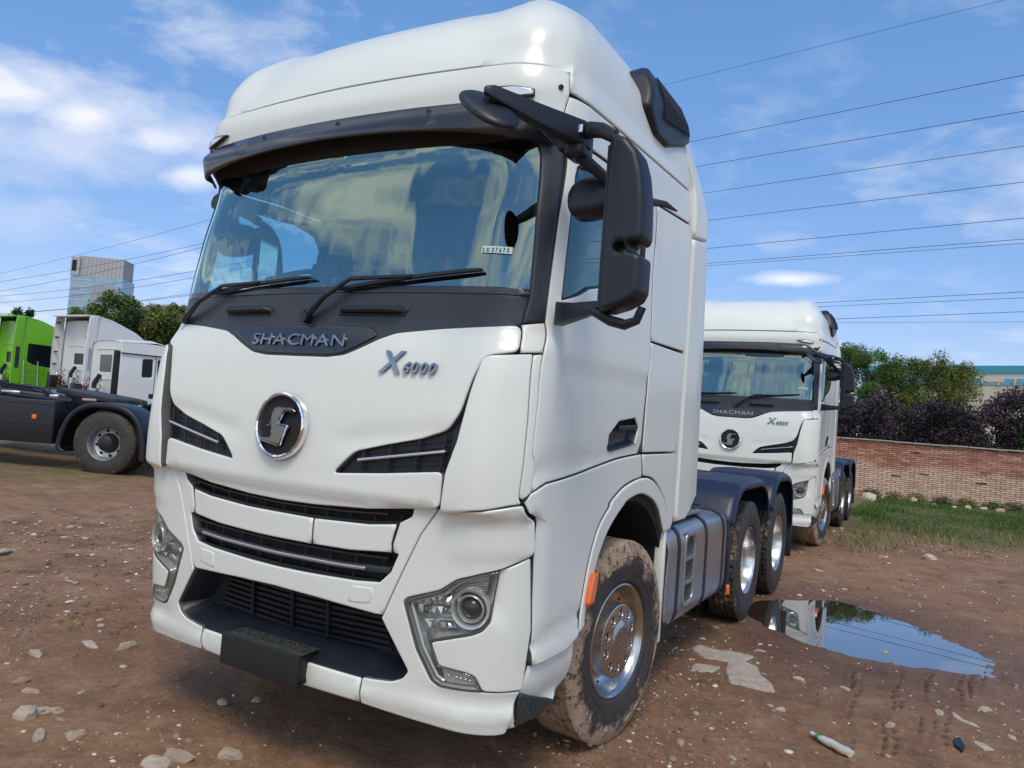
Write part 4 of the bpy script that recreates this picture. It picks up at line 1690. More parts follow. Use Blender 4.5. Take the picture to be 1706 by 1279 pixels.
tank(1, 2.04, 3.52)
tank(-1, 2.04, 3.52)
for s in (1,):
    cw = MB()
    cw.bx(.50, 1.12, 2.28, 3.02, 1.072, 1.082)
    cwo = cw.build('catwalk', M['checker'], T)
    for i in range(12):
        for j in range(9):
            b = MB()
            a = RAD(45 if (i + j) % 2 else -45)
            b.box((.54 + j * .068, 2.32 + i * .060, 1.0855), (.040, .010, .007), Matrix.Rotation(a, 3, 'Z'))
            b.build('checker_lug', M['checker'], cwo)
b = MB()
b.tube([(.62, 2.5, 1.14), (.9, 2.9, 1.13), (1.05, 3.02, 1.12), (1.06, 3.1, 1.11)], .012, 8)
b.tube([(.55, 2.6, 1.16), (.85, 3.05, 1.17), (1.0, 3.2, 1.15)], .016, 8)
b.build('air_hose', M['plastic'], T, True)
# behind the tank: dark air tank, stays
for s in (1, -1):
    b = MB()
    b.lathe([(3.545, .001), (3.55, .10), (3.57, .12), (3.74, .12), (3.76, .10), (3.765, .001)], 20, 'Y', (s * 1.05, 0, .62))
    b.build('air_tank', M['plastic'], T, True)
    b = MB()
    b.bx(s * .95, s * 1.18, 3.62, 3.70, .42, 1.02)
    b.build('mudguard_stay', M['fender'], T, bevel=.02)
    b = MB()
    b.bx(s * 1.16, s * 1.20, 3.60, 3.655, .375, .455)
    b.build('side_marker', M['orange'], T, bevel=.01)

# --- wheels (axis along X, centre at the hub)
def tyre_mesh(name, width, Rr, mat, par, lug=False, n=180):
    w = width / 2
    prof = [(-w * .78, .292), (-w * .92, .315), (-w * 1.0, .38), (-w * 1.02, .43), (-w * .97, .47), (-w * .90, .497), (-w * .84, Rr - .006)]
    a = len(prof)
    gro = []
    if lug:
        xs = np.linspace(-w * .82, w * .82, 21)
        tread = [(x, Rr) for x in xs]
    else:
        xs = []
        for k in (-.80, -.50, -.47, -.44, -.20, -.17, -.14, .14, .17, .20, .44, .47, .50, .80):
            xs.append(k * w)
        tread = [(x, Rr - (.012 if abs(abs(x / w) - .47) < .01 or abs(abs(x / w) - .17) < .01 else 0)) for x in xs]
    prof2 = prof + tread + [(-p[0], p[1]) for p in reversed(prof)]
    tr0, tr1 = a, a + len(tread)

    def mod(i, k, th):
        if not (tr0 <= i < tr1):
            if i in (a - 1, tr1):
                return 0.0 - (.006 if (k % 4 < 1) else 0)
            return .0015 * math.sin(th * 40) if 0 else 0
        if lug:
            j = i - tr0
            row = j // 4
            if j % 4 == 0 and 0 < j < 20:
                return -.012
            return -.012 if (k + row * 3) % 6 == 0 else 0
        return -.004 * (k % 6 == 0)
    b = MB()
    b.lathe(prof2, n, 'X', mod=mod)
    # lettering-like moulded ring and two fine beads on the wall
    return b.build(name, mat, par, True, angle=28)


def wheel_front(x, y, s):
    w = bpy.data.objects.new('front_wheel', None)
    COL.objects.link(w)
    w.parent = T
    w.location = (s * x, y, .525)
    w.rotation_euler = (0, 0, RAD(-6) if s > 0 else RAD(180 - 6))
    ty = tyre_mesh('tyre', .30, .525, M['tyre_mud'], w)
    for rr in (.355, .395, .447):
        b = MB()
        xx = {.355: .146, .395: .151, .447: .1525}[rr]
        b.lathe([(xx - .004, rr - .004), (xx + .0015, rr), (xx - .004, rr + .004)], 96, 'X')
        b.build('sidewall_bead', M['tyre_mud'], ty, True)
    for arc0 in (60, 240):
        for i, ch in enumerate('ALL STEEL RADIAL'[:0]):
            pass
    b = MB()
    b.lathe([(.118, .300), (.128, .297), (.131, .290), (.126, .284), (.100, .270), (.055, .255), (.035, .235), (.030, .205), (.045, .19)], 72, 'X')
    rim = b.build('rim', M['wchrome'], w, True, angle=50)
    for i in range(10):
        a = RAD(i * 36 + 12)
        b = MB()
        b.tube([(.02, math.cos(a) * .238, math.sin(a) * .238), (.040, math.cos(a) * .236, math.sin(a) * .236)], .008, 8)
        b.build('vent_hole', M['dark'], rim, True)
    # hub cover: a shallow chrome dome with ten round holes over the nuts
    mpf = planar((0, 0, 0), (0, 1, 0), (0, 0, 1))
    holes = []
    for i in range(10):
        a = RAD(i * 36 + 18)
        holes.append([(.1425 * math.cos(a) + .0215 * math.cos(q), .1425 * math.sin(a) + .0215 * math.sin(q)) for q in np.linspace(0, 2 * math.pi, 13)[:-1]])
    disc = [(.19 * math.cos(q), .19 * math.sin(q)) for q in np.linspace(0, 2 * math.pi, 65)[:-1]]

    def dome(a, c):
        r_ = math.hypot(a, c)
        return .128 + .010 * (1 - sm(r_, .088, .100)) + .016 * (1 - (r_ / .19) ** 2)
    cov_ = sheet('hub_cover', disc, M['wchrome'], w, mapper=mpf, tz=False, holes=holes, r=.004, depth=.012, res=.012, disp=dome)
    b = MB()
    b.lathe([(.03, .205), (.07, .194), (.128, .1905)], 64, 'X')
    b.build('hub_skirt', M['wchrome'], w, True)
    for i in range(10):
        a = RAD(i * 36 + 18)
        b = MB()
        b.tube([(.06, .1425 * math.cos(a), .1425 * math.sin(a)), (.122, .1425 * math.cos(a), .1425 * math.sin(a))], .015, 6)
        b.build('wheel_nut', M['steel'], w)
    b = MB()
    b.lathe([(.05, .001), (.052, .185)], 32, 'X')
    b.build('hub_plate', M['dark'], w, True)
    return w


def wheel_rear(y, s, first):
    if first is not None:
        w = copy_tree(first, T)
        w.location = (s * 1.035, y, .525)
        w.rotation_euler = (RAD(y * 37), 0, 0 if s > 0 else math.pi)
        return w
    w = bpy.data.objects.new('rear_wheel', None)
    COL.objects.link(w)
    w.parent = T
    w.location = (s * 1.035, y, .525)
    tyre_mesh('tyre', .27, .525, M['tyre'], w, lug=True)
    t2 = tyre_mesh('tyre', .27, .525, M['tyre'], w, lug=True)
    t2.location = (-.33, 0, 0)
    b = MB()
    b.lathe([(.112, .298), (.120, .295), (.121, .288), (.112, .280), (.09, .272), (.02, .262), (-.06, .256), (-.082, .245), (-.09, .21), (-.09, .15)], 64, 'X')
    b.build('rim', M['alloy'], w, True, angle=50)
    b = MB()
    b.lathe([(-.092, .24), (-.086, .16), (-.07, .150), (.03, .140), (.05, .125), (.055, .09), (.055, .001)], 40, 'X')
    hb_ = b.build('hub', M['steel'], w, True, angle=40)
    for i in range(10):
        a = RAD(i * 36)
        b = MB()
        b.tube([(-.09, .1675 * math.cos(a), .1675 * math.sin(a)), (-.055, .1675 * math.cos(a), .1675 * math.sin(a))], .016, 6)
        b.build('wheel_nut', M['steel'], w)
    return w


FW = wheel_front(1.035, 1.345, 1)
wheel_front(1.035, 1.345, -1)
RW = wheel_rear(4.497, 1, None)
for y, s in ((5.897, 1), (4.497, -1), (5.897, -1)):
    wheel_rear(y, s, RW)
b = MB()
b.tube([(-1.0, 1.345, .50), (-.5, 1.345, .42), (.5, 1.345, .42), (1.0, 1.345, .50)], .05, 8)
b.build('front_axle', M['chassis'], T, True)
for y in (4.497, 5.897):
    b = MB()
    b.tube([(-.95, y, .525), (-.3, y, .525), (0, y, .525), (.3, y, .525), (.95, y, .525)], [.07, .09, .2, .09, .07], 12)
    b.build('rear_axle', M['chassis'], T, True)
b = MB()
b.tube([(0, 1.2, .8), (0, 2.6, .75), (0, 4.3, .6)], .06, 10)
b.build('drive_shaft', M['chassis'], T, True)
b = MB()
b.bx(-.36, .36, .5, 1.9, .5, 1.2)
b.build('engine', M['chassis'], T, bevel=.06)
b = MB()
b.bx(-.95, .95, .2, .5, .55, 1.15)
b.build('cooler_pack', M['dark'], T)
b = MB()
b.bx(-1.1, 1.1, .45, 2.0, 1.25, 1.40)
b.build('cab_underfloor', M['dark'], T)

# --- blue-black mudguards over the rear axles
def guard(y, s, front):
    n = 22
    if front:
        line = [(y - .92, .93), (y - .90, 1.00), (y - .80, 1.14), (y - .66, 1.235), (y - .50, 1.262), (y + .18, 1.262), (y + .34, 1.235), (y + .50, 1.16), (y + .60, 1.05), (y + .64, .93)]
    else:
        line = [(y - .66, .93), (y - .64, 1.02), (y - .55, 1.15), (y - .40, 1.245), (y - .25, 1.27), (y + .22, 1.262), (y + .42, 1.21), (y + .56, 1.09), (y + .63, .90), (y + .66, .62)]
    line = [(p.x, p.y) for p in round_poly([(line[0][0], line[0][1] - .001)] + line[1:], .06, 3)]
    xs = [.50, .56, .85, 1.14, 1.175, 1.198, 1.205, 1.203]
    dz = [-.004, .0, .006, .0, -.008, -.028, -.06, -.085]
    vs = []
    cy_, cz_ = y - (.15 if front else 0), .70
    for x, d in zip(xs, dz):
        for (a, c) in line:
            v = Vector((a - cy_, c - cz_))
            v = v * (1 + d / v.length)
            # soft cross ribs in the top
            rb = .006 * math.cos((a - y) * 30) if .5 < x < 1.17 and c > 1.2 else 0
            vs.append((s * x, cy_ + v.x, cz_ + v.y + rb))
    m_ = len(line)
    b = MB()
    b.add(vs, [(i * m_ + j, i * m_ + j + 1, (i + 1) * m_ + j + 1, (i + 1) * m_ + j) for i in range(len(xs) - 1) for j in range(m_ - 1)])
    o = b.build('rear_mudguard', M['fender'], T, True, angle=60)
    so = o.modifiers.new('thick', 'SOLIDIFY')
    so.thickness = .012
    so.offset = -1
    if front:
        b = MB()
        b.bx(s * .56, s * 1.185, y - .925, y - .905, .40, .94)
        b.build('mud_flap', M['plastic'], T, bevel=.006)
    return o


for s in (1, -1):
    guard(4.497, s, True)
    guard(5.897, s, False)
    b = MB()
    b.bx(s * .56, s * 1.19, 6.56, 6.58, .30, .66)
    b.build('mud_flap', M['plastic'], T, bevel=.006)
    b = MB()
    b.bx(s * .62, s * 1.08, 6.70, 6.75, .74, .86)
    b.build('tail_lamp', M['red'], T, bevel=.01)
# fifth wheel plate
pl5 = [(-.48, 4.75), (.48, 4.75), (.50, 5.45), (.30, 5.75), (.10, 5.78), (.06, 5.30), (-.06, 5.30), (-.10, 5.78), (-.30, 5.75), (-.50, 5.45)]
sheet('coupling_plate', pl5, M['chassis'], T, mapper=planar((0, 0, 1.22), (1, 0, 0), (0, 1, 0)), tz=False, r=.02, depth=.06, res=.08, back=True)
for s in (1, -1):
    b = MB()
    b.bx(s * .3, s * .44, 4.95, 5.35, 1.0, 1.17)
    b.build('coupling_mount', M['chassis'], T)

# ================================================================== second tractor unit, a copy behind the first
truck2 = copy_tree(truck)
truck2.location = (-.072, 8.765, 0.0)
truck2.rotation_euler = (0, 0, .007)
tag(truck2, 'second white tractor unit standing right behind the near one, in front of the brick wall', 'truck', TRUCK_GROUP)

# ================================================================== ground
PUD = [(1.02, 5.35), (1.16, 5.62), (1.45, 5.86), (1.71, 6.16), (2.013, 6.0), (2.347, 5.74), (2.6, 5.47), (2.829, 5.18), (3.0, 4.92), (3.09, 4.78), (3.06, 4.25), (2.92, 4.16), (2.80, 4.15), (2.6, 4.10), (2.413, 4.0), (2.2, 3.99), (1.998, 4.0), (1.82, 4.04), (1.673, 4.10), (1.45, 4.26), (1.28, 4.40), (1.1, 4.6), (.98, 4.9)]
PUD = round_poly(PUD, .25, 3)


def hills(x, y):
    """slow rise of the yard towards the parked lorries on the far side"""
    d = np.clip((-x - 5.0) / 6.0, 0, 1)
    h = .15 * d * d * (3 - 2 * d)
    d = np.clip((-x - 11.0) / 8.0, 0, 1)
    h = h + .38 * d * d * (3 - 2 * d)
    return h


def vnoise(x, y, f, seed=0.0, octv=4, H=.8):
    return np.array([noise.fractal(Vector((a * f + seed, b * f - seed, seed * .37)), H, 2.1, octv) for a, b in zip(x, y)])


def ruts(x, y):
    """wheel ruts and drag marks scratched in the damp soil; each is a line with its own depth"""
    h = np.zeros_like(x)
    for (x0, y0, x1, y1, w, d) in RUTS:
        w = max(w * .9, .012)
        d = d * 1.7
        vx, vy = x1 - x0, y1 - y0
        L = math.hypot(vx, vy)
        s = ((x - x0) * vx + (y - y0) * vy) / L
        q = ((x - x0) * vy - (y - y0) * vx) / L
        q = q + .012 * np.sin(s * 9 + x0 * 7)
        f = np.clip(s / .15, 0, 1) * np.clip((L - s) / .15, 0, 1)
        gap = (.55 + .45 * np.sin(s * 55 + x0 * 31)) * (.6 + .4 * np.sin(s * 7.3 + y0 * 13))
        h = h - d * f * np.clip(gap, 0, 1) * np.exp(-(q / w) ** 2) + d * .35 * f * np.exp(-((np.abs(q) - 1.8 * w) / w) ** 2)
    return h


def gpx(px, py):
    d = pxdir(px, py)
    t = -CAM_POS.z / d.z
    p = CAM_POS + d * t
    return p.x, p.y


RUTS = []
for a, b_, w, d in (((1505, 1110), (1460, 1270), .014, .020), ((1555, 1110), (1535, 1180), .012, .02), ((1640, 1100), (1632, 1160), .014, .02), ((1622, 1120), (1612, 1170), .012, .02),
                    ((1600, 1120), (1600, 1190), .012, .018), ((1430, 1110), (1415, 1150), .012, .015), ((1440, 1140), (1425, 1170), .010, .015), ((1500, 1150), (1485, 1260), .012, .016),
                    ((1535, 1190), (1520, 1260), .012, .014), ((1555, 1190), (1550, 1240), .010, .012), ((1580, 1180), (1575, 1250), .012, .014), ((1360, 1140), (1365, 1170), .010, .014),
                    ((1423, 1120), (1412, 1279), .010, .010), ((1210, 1180), (1250, 1165), .02, .01)):
    RUTS.append((*gpx(*a), *gpx(*b_), w, d))
for a, b_, w, d in (((60, 1050), (245, 993), .018, .026), ((100, 1040), (245, 1000), .012, .02), ((175, 1060), (250, 1028), .016, .022), ((60, 935), (160, 905), .03, .02), ((20, 965), (120, 925), .03, .02),
                    ((0, 1130), (50, 1105), .03, .014), ((165, 1150), (225, 1130), .015, .018), ((130, 880), (200, 865), .03, .02), ((60, 900), (180, 870), .04, .022), ((0, 880), (110, 860), .05, .02), ((190, 950), (250, 935), .03, .015)):
    RUTS.append((*gpx(*a), *gpx(*b_), w, d))


def pdist(x, y):
    d = dist_to(x, y, [PUD])
    i = inside(x, y, PUD)
    return np.where(i, -d, d)


def ground_h(x, y, full=True):
    n1_ = vnoise(x, y, .9, 3.1, 4)
    n2_ = vnoise(x, y, 4.5, 8.3, 4, .7)
    h = hills(x, y) + .012 * n1_ + .006 * n2_
    pd = pdist(x, y)
    k = np.clip(1 - pd / .5, 0, 1)
    h = h * (1 - k * .55)
    h = np.where(pd < .9, np.minimum(h, .9), h)
    edge = pd + .05 * vnoise(x, y, 7.0, 2.2, 3)
    h = h + np.clip(edge * .16, -.035, .006) * np.clip(1 - (pd - .3) / .6, 0, 1)
    if full:
        n3_ = vnoise(x, y, 17, 5.5, 3, .6)
        h = h + .0035 * n3_ + ruts(x, y)
    # keep level patches under the wheels
    for wx, wy in ((1.04, 1.345), (-1.04, 1.345), (1.0, 4.497), (-1.0, 4.497), (1.0, 5.897), (-1.0, 5.897), (.97, 10.11), (.93, 13.26), (.92, 14.66), (-1.1, 10.11)):
        q = np.hypot((x - wx) / .30, (y - wy) / .34)
        h = np.where(q < 1.0, h * np.clip(q - .35, 0, 1) / .65, h)
    return h


def grid_mesh(name, xs, ys, mat, hf, hole=None, drop=0.0, attrs=True):
    X, Y = np.meshgrid(xs, ys)
    x, y = X.ravel(), Y.ravel()
    z = hf(x, y) + drop
    nx, ny = len(xs), len(ys)
    i = np.arange(nx * ny).reshape(ny, nx)
    q = np.stack([i[:-1, :-1], i[:-1, 1:], i[1:, 1:], i[1:, :-1]], -1).reshape(-1, 4)
    if hole is not None:
        c = np.stack([x[q].mean(1), y[q].mean(1)], 1)
        x0, x1, y0, y1 = hole
        q = q[~((c[:, 0] > x0) & (c[:, 0] < x1) & (c[:, 1] > y0) & (c[:, 1] < y1))]
    me = bpy.data.meshes.new(name)
    me.vertices.add(nx * ny)
    me.vertices.foreach_set('co', np.stack([x, y, z], 1).ravel())
    me.loops.add(len(q) * 4)
    me.loops.foreach_set('vertex_index', q.ravel().astype(np.int32))
    me.polygons.add(len(q))
    me.polygons.foreach_set('loop_start', np.arange(0, len(q) * 4, 4, dtype=np.int32))
    me.polygons.foreach_set('use_smooth', np.ones(len(q), bool))
    me.update()
    me.validate()
    wet = np.clip(1 - pdist(x, y) / 1.3, 0, 1)
    w2 = np.exp(-(((x - 1.9) / 1.5) ** 2 + ((y - 3.2) / 1.3) ** 2))
    a = me.attributes.new('wet', 'FLOAT', 'POINT')
    a.data.foreach_set('value', np.clip(wet * .8 + w2 * .3 + np.clip(1 - pdist(x, y) / .28, 0, 1) * .6, 0, 1.3).astype(np.float32))
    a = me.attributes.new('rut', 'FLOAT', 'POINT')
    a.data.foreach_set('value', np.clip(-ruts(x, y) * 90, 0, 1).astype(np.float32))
    a = me.attributes.new('green', 'FLOAT', 'POINT')
    g = np.clip((y - 11.6 - .25 * (x - 2)) / 2.2, 0, 1) * (x > -2) * np.clip((x - .3) / 1.0, 0, 1)
    g2 = np.exp(-(((x + 10.4 - (y - 5.3) * -1.2) / 1.0) ** 2)) * .0 + np.clip((-x - 8.2) / 1.2, 0, 1) * np.clip((y - 3.0 - (-x - 10) * -.57) / .6, 0, 1) * .6
    a.data.foreach_set('value', np.clip(g + g2, 0, 1).astype(np.float32))
    me.materials.append(mat)
    o = bpy.data.objects.new(name, me)
    COL.objects.link(o)
    return o


m = Mat('yard_soil', (.15, .1, .07), .85)
big = m.noise(.55, 5, .6)
mid_ = m.noise(3.2, 7, .68)
fin = m.noise(24, 8, .72)
vf = m.noise(120, 4, .7)
c = m.ramp(mid_, [(.30, (.115, .058, .031)), (.44, (.205, .114, .066)), (.58, (.275, .165, .100)), (.72, (.40, .27, .18))])
c = m.mix(m.math('MULTIPLY_ADD', big, 2.6, -1.0, True), c, m.ramp(fin, [(.3, (.155, .078, .045)), (.6, (.27, .155, .095)), (.8, (.37, .245, .165))]))
c = m.mix(m.math('MULTIPLY_ADD', fin, 3.0, -1.55, True), c, (.38, .30, .24))
c = m.mix(m.math('MULTIPLY_ADD', vf, 4.0, -2.6, True), c, (.40, .35, .30))
c = m.mix(m.math('MULTIPLY_ADD', vf, -5.0, 2.05, True), c, (.085, .052, .038))
ol = m.noise(1.1, 4, .6, stretch=(1, 1.3, 1))
c = m.mix(m.math('MULTIPLY_ADD', ol, 3.5, -1.95, True), c, m.mix(.5, c, (.13, .12, .065)))
c = m.mix(m.math('MULTIPLY_ADD', m.noise(.8, 6, .65, dist=.6), 4.0, -1.9, True), c, m.mix(1.0, c, (.62, .56, .50), 'MULTIPLY'))
c = m.mix(1.0, c, (1.16, 1.08, .94), 'MULTIPLY')
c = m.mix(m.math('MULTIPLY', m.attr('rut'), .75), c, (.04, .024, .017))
gr = m.attr('green')
c = m.mix(m.math('MULTIPLY', gr, .75), c, m.ramp(fin, [(.35, (.045, .065, .015)), (.6, (.11, .13, .04)), (.8, (.2, .17, .09))]))
wet = m.math('MULTIPLY_ADD', m.math('ADD', m.attr('wet'), m.math('MULTIPLY_ADD', mid_, .7, -.38)), 1.25, 0.0, True)
c = m.mix(m.math('MULTIPLY', wet, .8), c, m.mix(1.0, c, (.60, .53, .46), 'MULTIPLY'))
m.col(c)
m.rough(m.math('SUBTRACT', .88, m.math('MULTIPLY', wet, .36)))
h_ = m.math('ADD', m.math('MULTIPLY', fin, .6), m.math('MULTIPLY', vf, .3))
m.bump(h_, .85, .022)
GROUND = m.m
xs = np.arange(-3.0, 4.3, .019)
ys = np.arange(-.9, 6.6, .019)
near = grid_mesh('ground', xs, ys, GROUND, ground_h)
tag(near, kind='structure')
BX = (xs[0], xs[-1], ys[0], ys[-1])
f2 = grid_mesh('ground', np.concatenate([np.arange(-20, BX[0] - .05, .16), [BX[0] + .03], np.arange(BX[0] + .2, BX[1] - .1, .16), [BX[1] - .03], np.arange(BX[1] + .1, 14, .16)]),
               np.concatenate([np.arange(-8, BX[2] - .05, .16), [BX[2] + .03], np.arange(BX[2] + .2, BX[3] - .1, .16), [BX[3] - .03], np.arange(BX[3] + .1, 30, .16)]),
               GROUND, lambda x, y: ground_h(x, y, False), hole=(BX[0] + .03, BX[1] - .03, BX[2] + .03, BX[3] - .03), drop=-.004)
tag(f2, kind='structure')


def far_h(x, y):
    return hills(x, y) - .01


far_x = np.array([-1500, -900, -600, -400, -250, -150, -90, -60, -45, -35, -28, -24, -20, -19, -17, -15, -13, -11, -9, -7, -5, 0, 5, 10, 13.9, 16, 20, 30, 50, 100, 200, 400, 800, 1500.])
far_y = np.array([-800, -300, -100, -40, -20, -8, 0, 8, 16, 24, 29.9, 34, 40, 50, 70, 100, 150, 250, 400, 700, 1200, 2000.])
fg = grid_mesh('ground', far_x, far_y, GROUND, far_h, hole=(-20.0, 13.9, -8, 29.9))
tag(fg, kind='structure')

# water: flat sheet whose shore is where the soil rises through it
wm = Mat('puddle_water', (.045, .033, .024), .015, spec=.5)
wm.p.inputs['IOR'].default_value = 1.33
wm.p.inputs['Specular IOR Level'].default_value = .9
wm.p.inputs['Coat Weight'].default_value = 1.0
wm.p.inputs['Coat Roughness'].default_value = .0
wm.bump(wm.noise(3.0, 2), .02, .01)
pud = MB()
pp_ = [(p.x, p.y) for p in PUD]
cxp, cyp = sum(p[0] for p in pp_) / len(pp_), sum(p[1] for p in pp_) / len(pp_)
pud.add([(cxp + (a - cxp) * 1.12, cyp + (b_ - cyp) * 1.12, -.009) for a, b_ in pp_], [tuple(range(len(pp_)))])
pw = pud.build('puddle_water', wm.m)
tag(pw, kind='structure')

# pale slab of dried mud
def flat_patch(name, pix, th, mat, label, cat, kind=None, rc=.03, r=.012):
    P = [gpx(*p) for p in pix]
    c0_ = (sum(p[0] for p in P) / len(P), sum(p[1] for p in P) / len(P))
    poly = [(a - c0_[0], b_ - c0_[1]) for a, b_ in P]
    gz = float(ground_h(np.array([c0_[0]]), np.array([c0_[1]]))[0])

    def dsp(a, b_):
        x, y = a + c0_[0], b_ + c0_[1]
        return float(ground_h(np.array([x]), np.array([y]))[0]) - gz + .006 * noise.noise(Vector((x * 9, y * 9, 0)))
    o = sheet(name, poly, mat, None, mapper=planar((0, 0, 0), (1, 0, 0), (0, 1, 0)), tz=False, off=th, depth=th + .02, r=r, res=.03, disp=dsp, rc=rc)
    o.location = (c0_[0], c0_[1], gz)
    return tag(o, label, cat, kind=kind)


m = Mat('dried_pale_mud', (.50, .42, .34), .85)
m.col(m.ramp(m.noise(26, 8, .75), [(.3, (.24, .18, .13)), (.45, (.45, .37, .30)), (.7, (.60, .53, .45))]))
m.bump(m.noise(40, 7, .7), .9, .012)
PALE = m.m
flat_patch('mud_slab', [(1150, 1082), (1165, 1076), (1195, 1085), (1225, 1090), (1258, 1096), (1240, 1105), (1262, 1112), (1268, 1128), (1285, 1140), (1292, 1155), (1262, 1150), (1235, 1143), (1215, 1140), (1208, 1120), (1212, 1104), (1175, 1097)], .012, PALE,
           'pale flat slab of dried mud on the brown soil beside the fuel tank', 'mud slab')
flat_patch('mud_slab', [(1150, 1112), (1162, 1106), (1200, 1113), (1188, 1120), (1165, 1119)], .008, PALE, 'small pale scrap of dried mud just below the big mud slab', 'mud slab', rc=.01, r=.006)

# stones
rs = Mat('pale_stone', (.45, .40, .34), .85)
rs.col(rs.mix(rs.math('MULTIPLY_ADD', rs.noise(18, 6, .7), 2.2, -.85, True), rs.ramp(rs.objrand(), [(0, (.74, .64, .52)), (.5, (.60, .47, .35)), (.85, (.80, .72, .60)), (1, (.42, .22, .14))]), (.20, .14, .10)))
rs.bump(rs.noise(30, 6, .7), .8, .01)
STONE = rs.m


def stone_mesh(seed):
    bm = bmesh.new()
    bmesh.ops.create_icosphere(bm, subdivisions=2, radius=1)
    for v in bm.verts:
        k = 1 + .55 * noise.noise(v.co * 1.3 + Vector((seed * 3.1, 0, 0))) + .28 * noise.noise(v.co * 3.2 + Vector((0, seed, 0)))
        v.co *= k
        v.co.x = math.copysign(abs(v.co.x) ** .85, v.co.x)
    me = bpy.data.meshes.new('stone')
    bm.to_mesh(me)
    bm.free()
    me.materials.append(STONE)
    me.shade_smooth()
    me.set_sharp_from_angle(angle=RAD(16))
    return me


SM = [stone_mesh(i) for i in range(9)]


def put_stone(x, y, sx, sy, sz, label, group=None, k=None, rz=None):
    o = bpy.data.objects.new('stone', SM[k if k is not None else R.randrange(9)])
    COL.objects.link(o)
    z = float(ground_h(np.array([x]), np.array([y]))[0])
    o.location = (x, y, z + sz * .25)
    o.rotation_euler = (R.uniform(-.2, .2), R.uniform(-.2, .2), R.uniform(0, 6.28) if rz is None else rz)
    o.scale = (sx, sy, sz)
    tag(o, label, 'stone', group)
    return o


GS = 'stones scattered over the yard'
named = [((40, 1197), .055, .045, .04, 'reddish brown half-sunk stone near the lower left edge'),
         ((66, 1228), .06, .03, .02, 'flat pale stone next to the reddish brown one'),
         ((262, 1272), .07, .045, .03, 'broad pale stone at the foot of the picture, left of the bumper'),
         ((298, 1263), .075, .04, .03, 'long cream stone right of the broad pale one at the foot of the picture'),
         ((385, 1262), .065, .035, .03, 'pale wedge-shaped stone below the bumper at the foot of the picture'),
         ((370, 1172), .03, .022, .02, 'pale chalky stone under the left end of the number plate holder'),
         ((68, 1187), .05, .03, .02, 'pale flat stone above the reddish brown stone'),
         ((92, 1187), .04, .025, .02, 'pale oval stone lying to the right of a pale flat one'),
         ((52, 1153), .055, .022, .018, 'long thin pale stone in the left foreground'),
         ((35, 1136), .04, .035, .022, 'rough beige stone above the long thin pale one'),
         ((12, 920), .16, .05, .03, 'pale flat slab of stone at the left edge of the yard'),
         ((128, 1226), .055, .04, .02, 'beige stone midway along the lower left foreground'),
         ((208, 1081), .06, .03, .03, 'grey white stone left of the bumper corner'),
         ((150, 1076), .07, .03, .02, 'long pale stone left of the bumper corner'),
         ((60, 1091), .06, .025, .02, 'flat buff stone near the left edge beside a wheel rut'),
         ((427, 1167), .028, .02, .018, 'small cream stone just under the number plate holder'),
         ((1475, 1085), .03, .018, .035, 'small dark stone sticking out of the puddle'),
         ((1565, 1192), .035, .025, .02, 'round cream stone below the puddle'),
         ((1482, 1213), .03, .02, .015, 'cream pebble in the wheel ruts below the puddle'),
         ((1298, 1185), .045, .022, .02, 'pale pebble between the mud slab and the bottle'),
         ((1640, 1186), .05, .02, .02, 'pale stone near the right edge below the puddle'),
         ((1548, 932), .10, .07, .06, 'white stone on the dry grass edge behind the puddle')]
for (p, a, b_, c_, lab) in named:
    x, y = gpx(*p)
    put_stone(x, y, a, b_, c_, lab)
# many plain stones: individuals where they show largest
def in_view(x, y, z=0.0):
    d = Vector((x, y, z)) - CAM_POS
    f_ = d.dot(CF)
    if f_ < .3:
        return None
    return 853 + 1242.7 * d.dot(CR) / f_, 639.5 - 1242.7 * d.dot(CU) / f_, f_


cnt = 0
tries = 0
while cnt < 60 and tries < 6000:
    tries += 1
    if R.random() < .72:
        x, y = R.uniform(-6, 1.2), R.uniform(-.6, 6)
    else:
        x, y = R.uniform(1.1, 5.5), R.uniform(1.2, 10)
    v = in_view(x, y)
    if not v or not (5 < v[0] < 1700 and 800 < v[1] < 1279):
        continue
    if -1.2 < x < 1.3 and y > .15 and y < 14:
        continue
    if dist_to(np.array([x]), np.array([y]), [PUD])[0] < .06 or inside(np.array([x]), np.array([y]), PUD)[0]:
        continue
    s_ = R.uniform(.005, .010) * (1 + .18 * v[2]) * (1.5 if R.random() < .15 else 1)
    put_stone(x, y, s_ * R.uniform(1.1, 2.4), s_, s_ * R.uniform(.22, .42), 'small pale stone lying loose on the bare brown soil', GS)
    cnt += 1

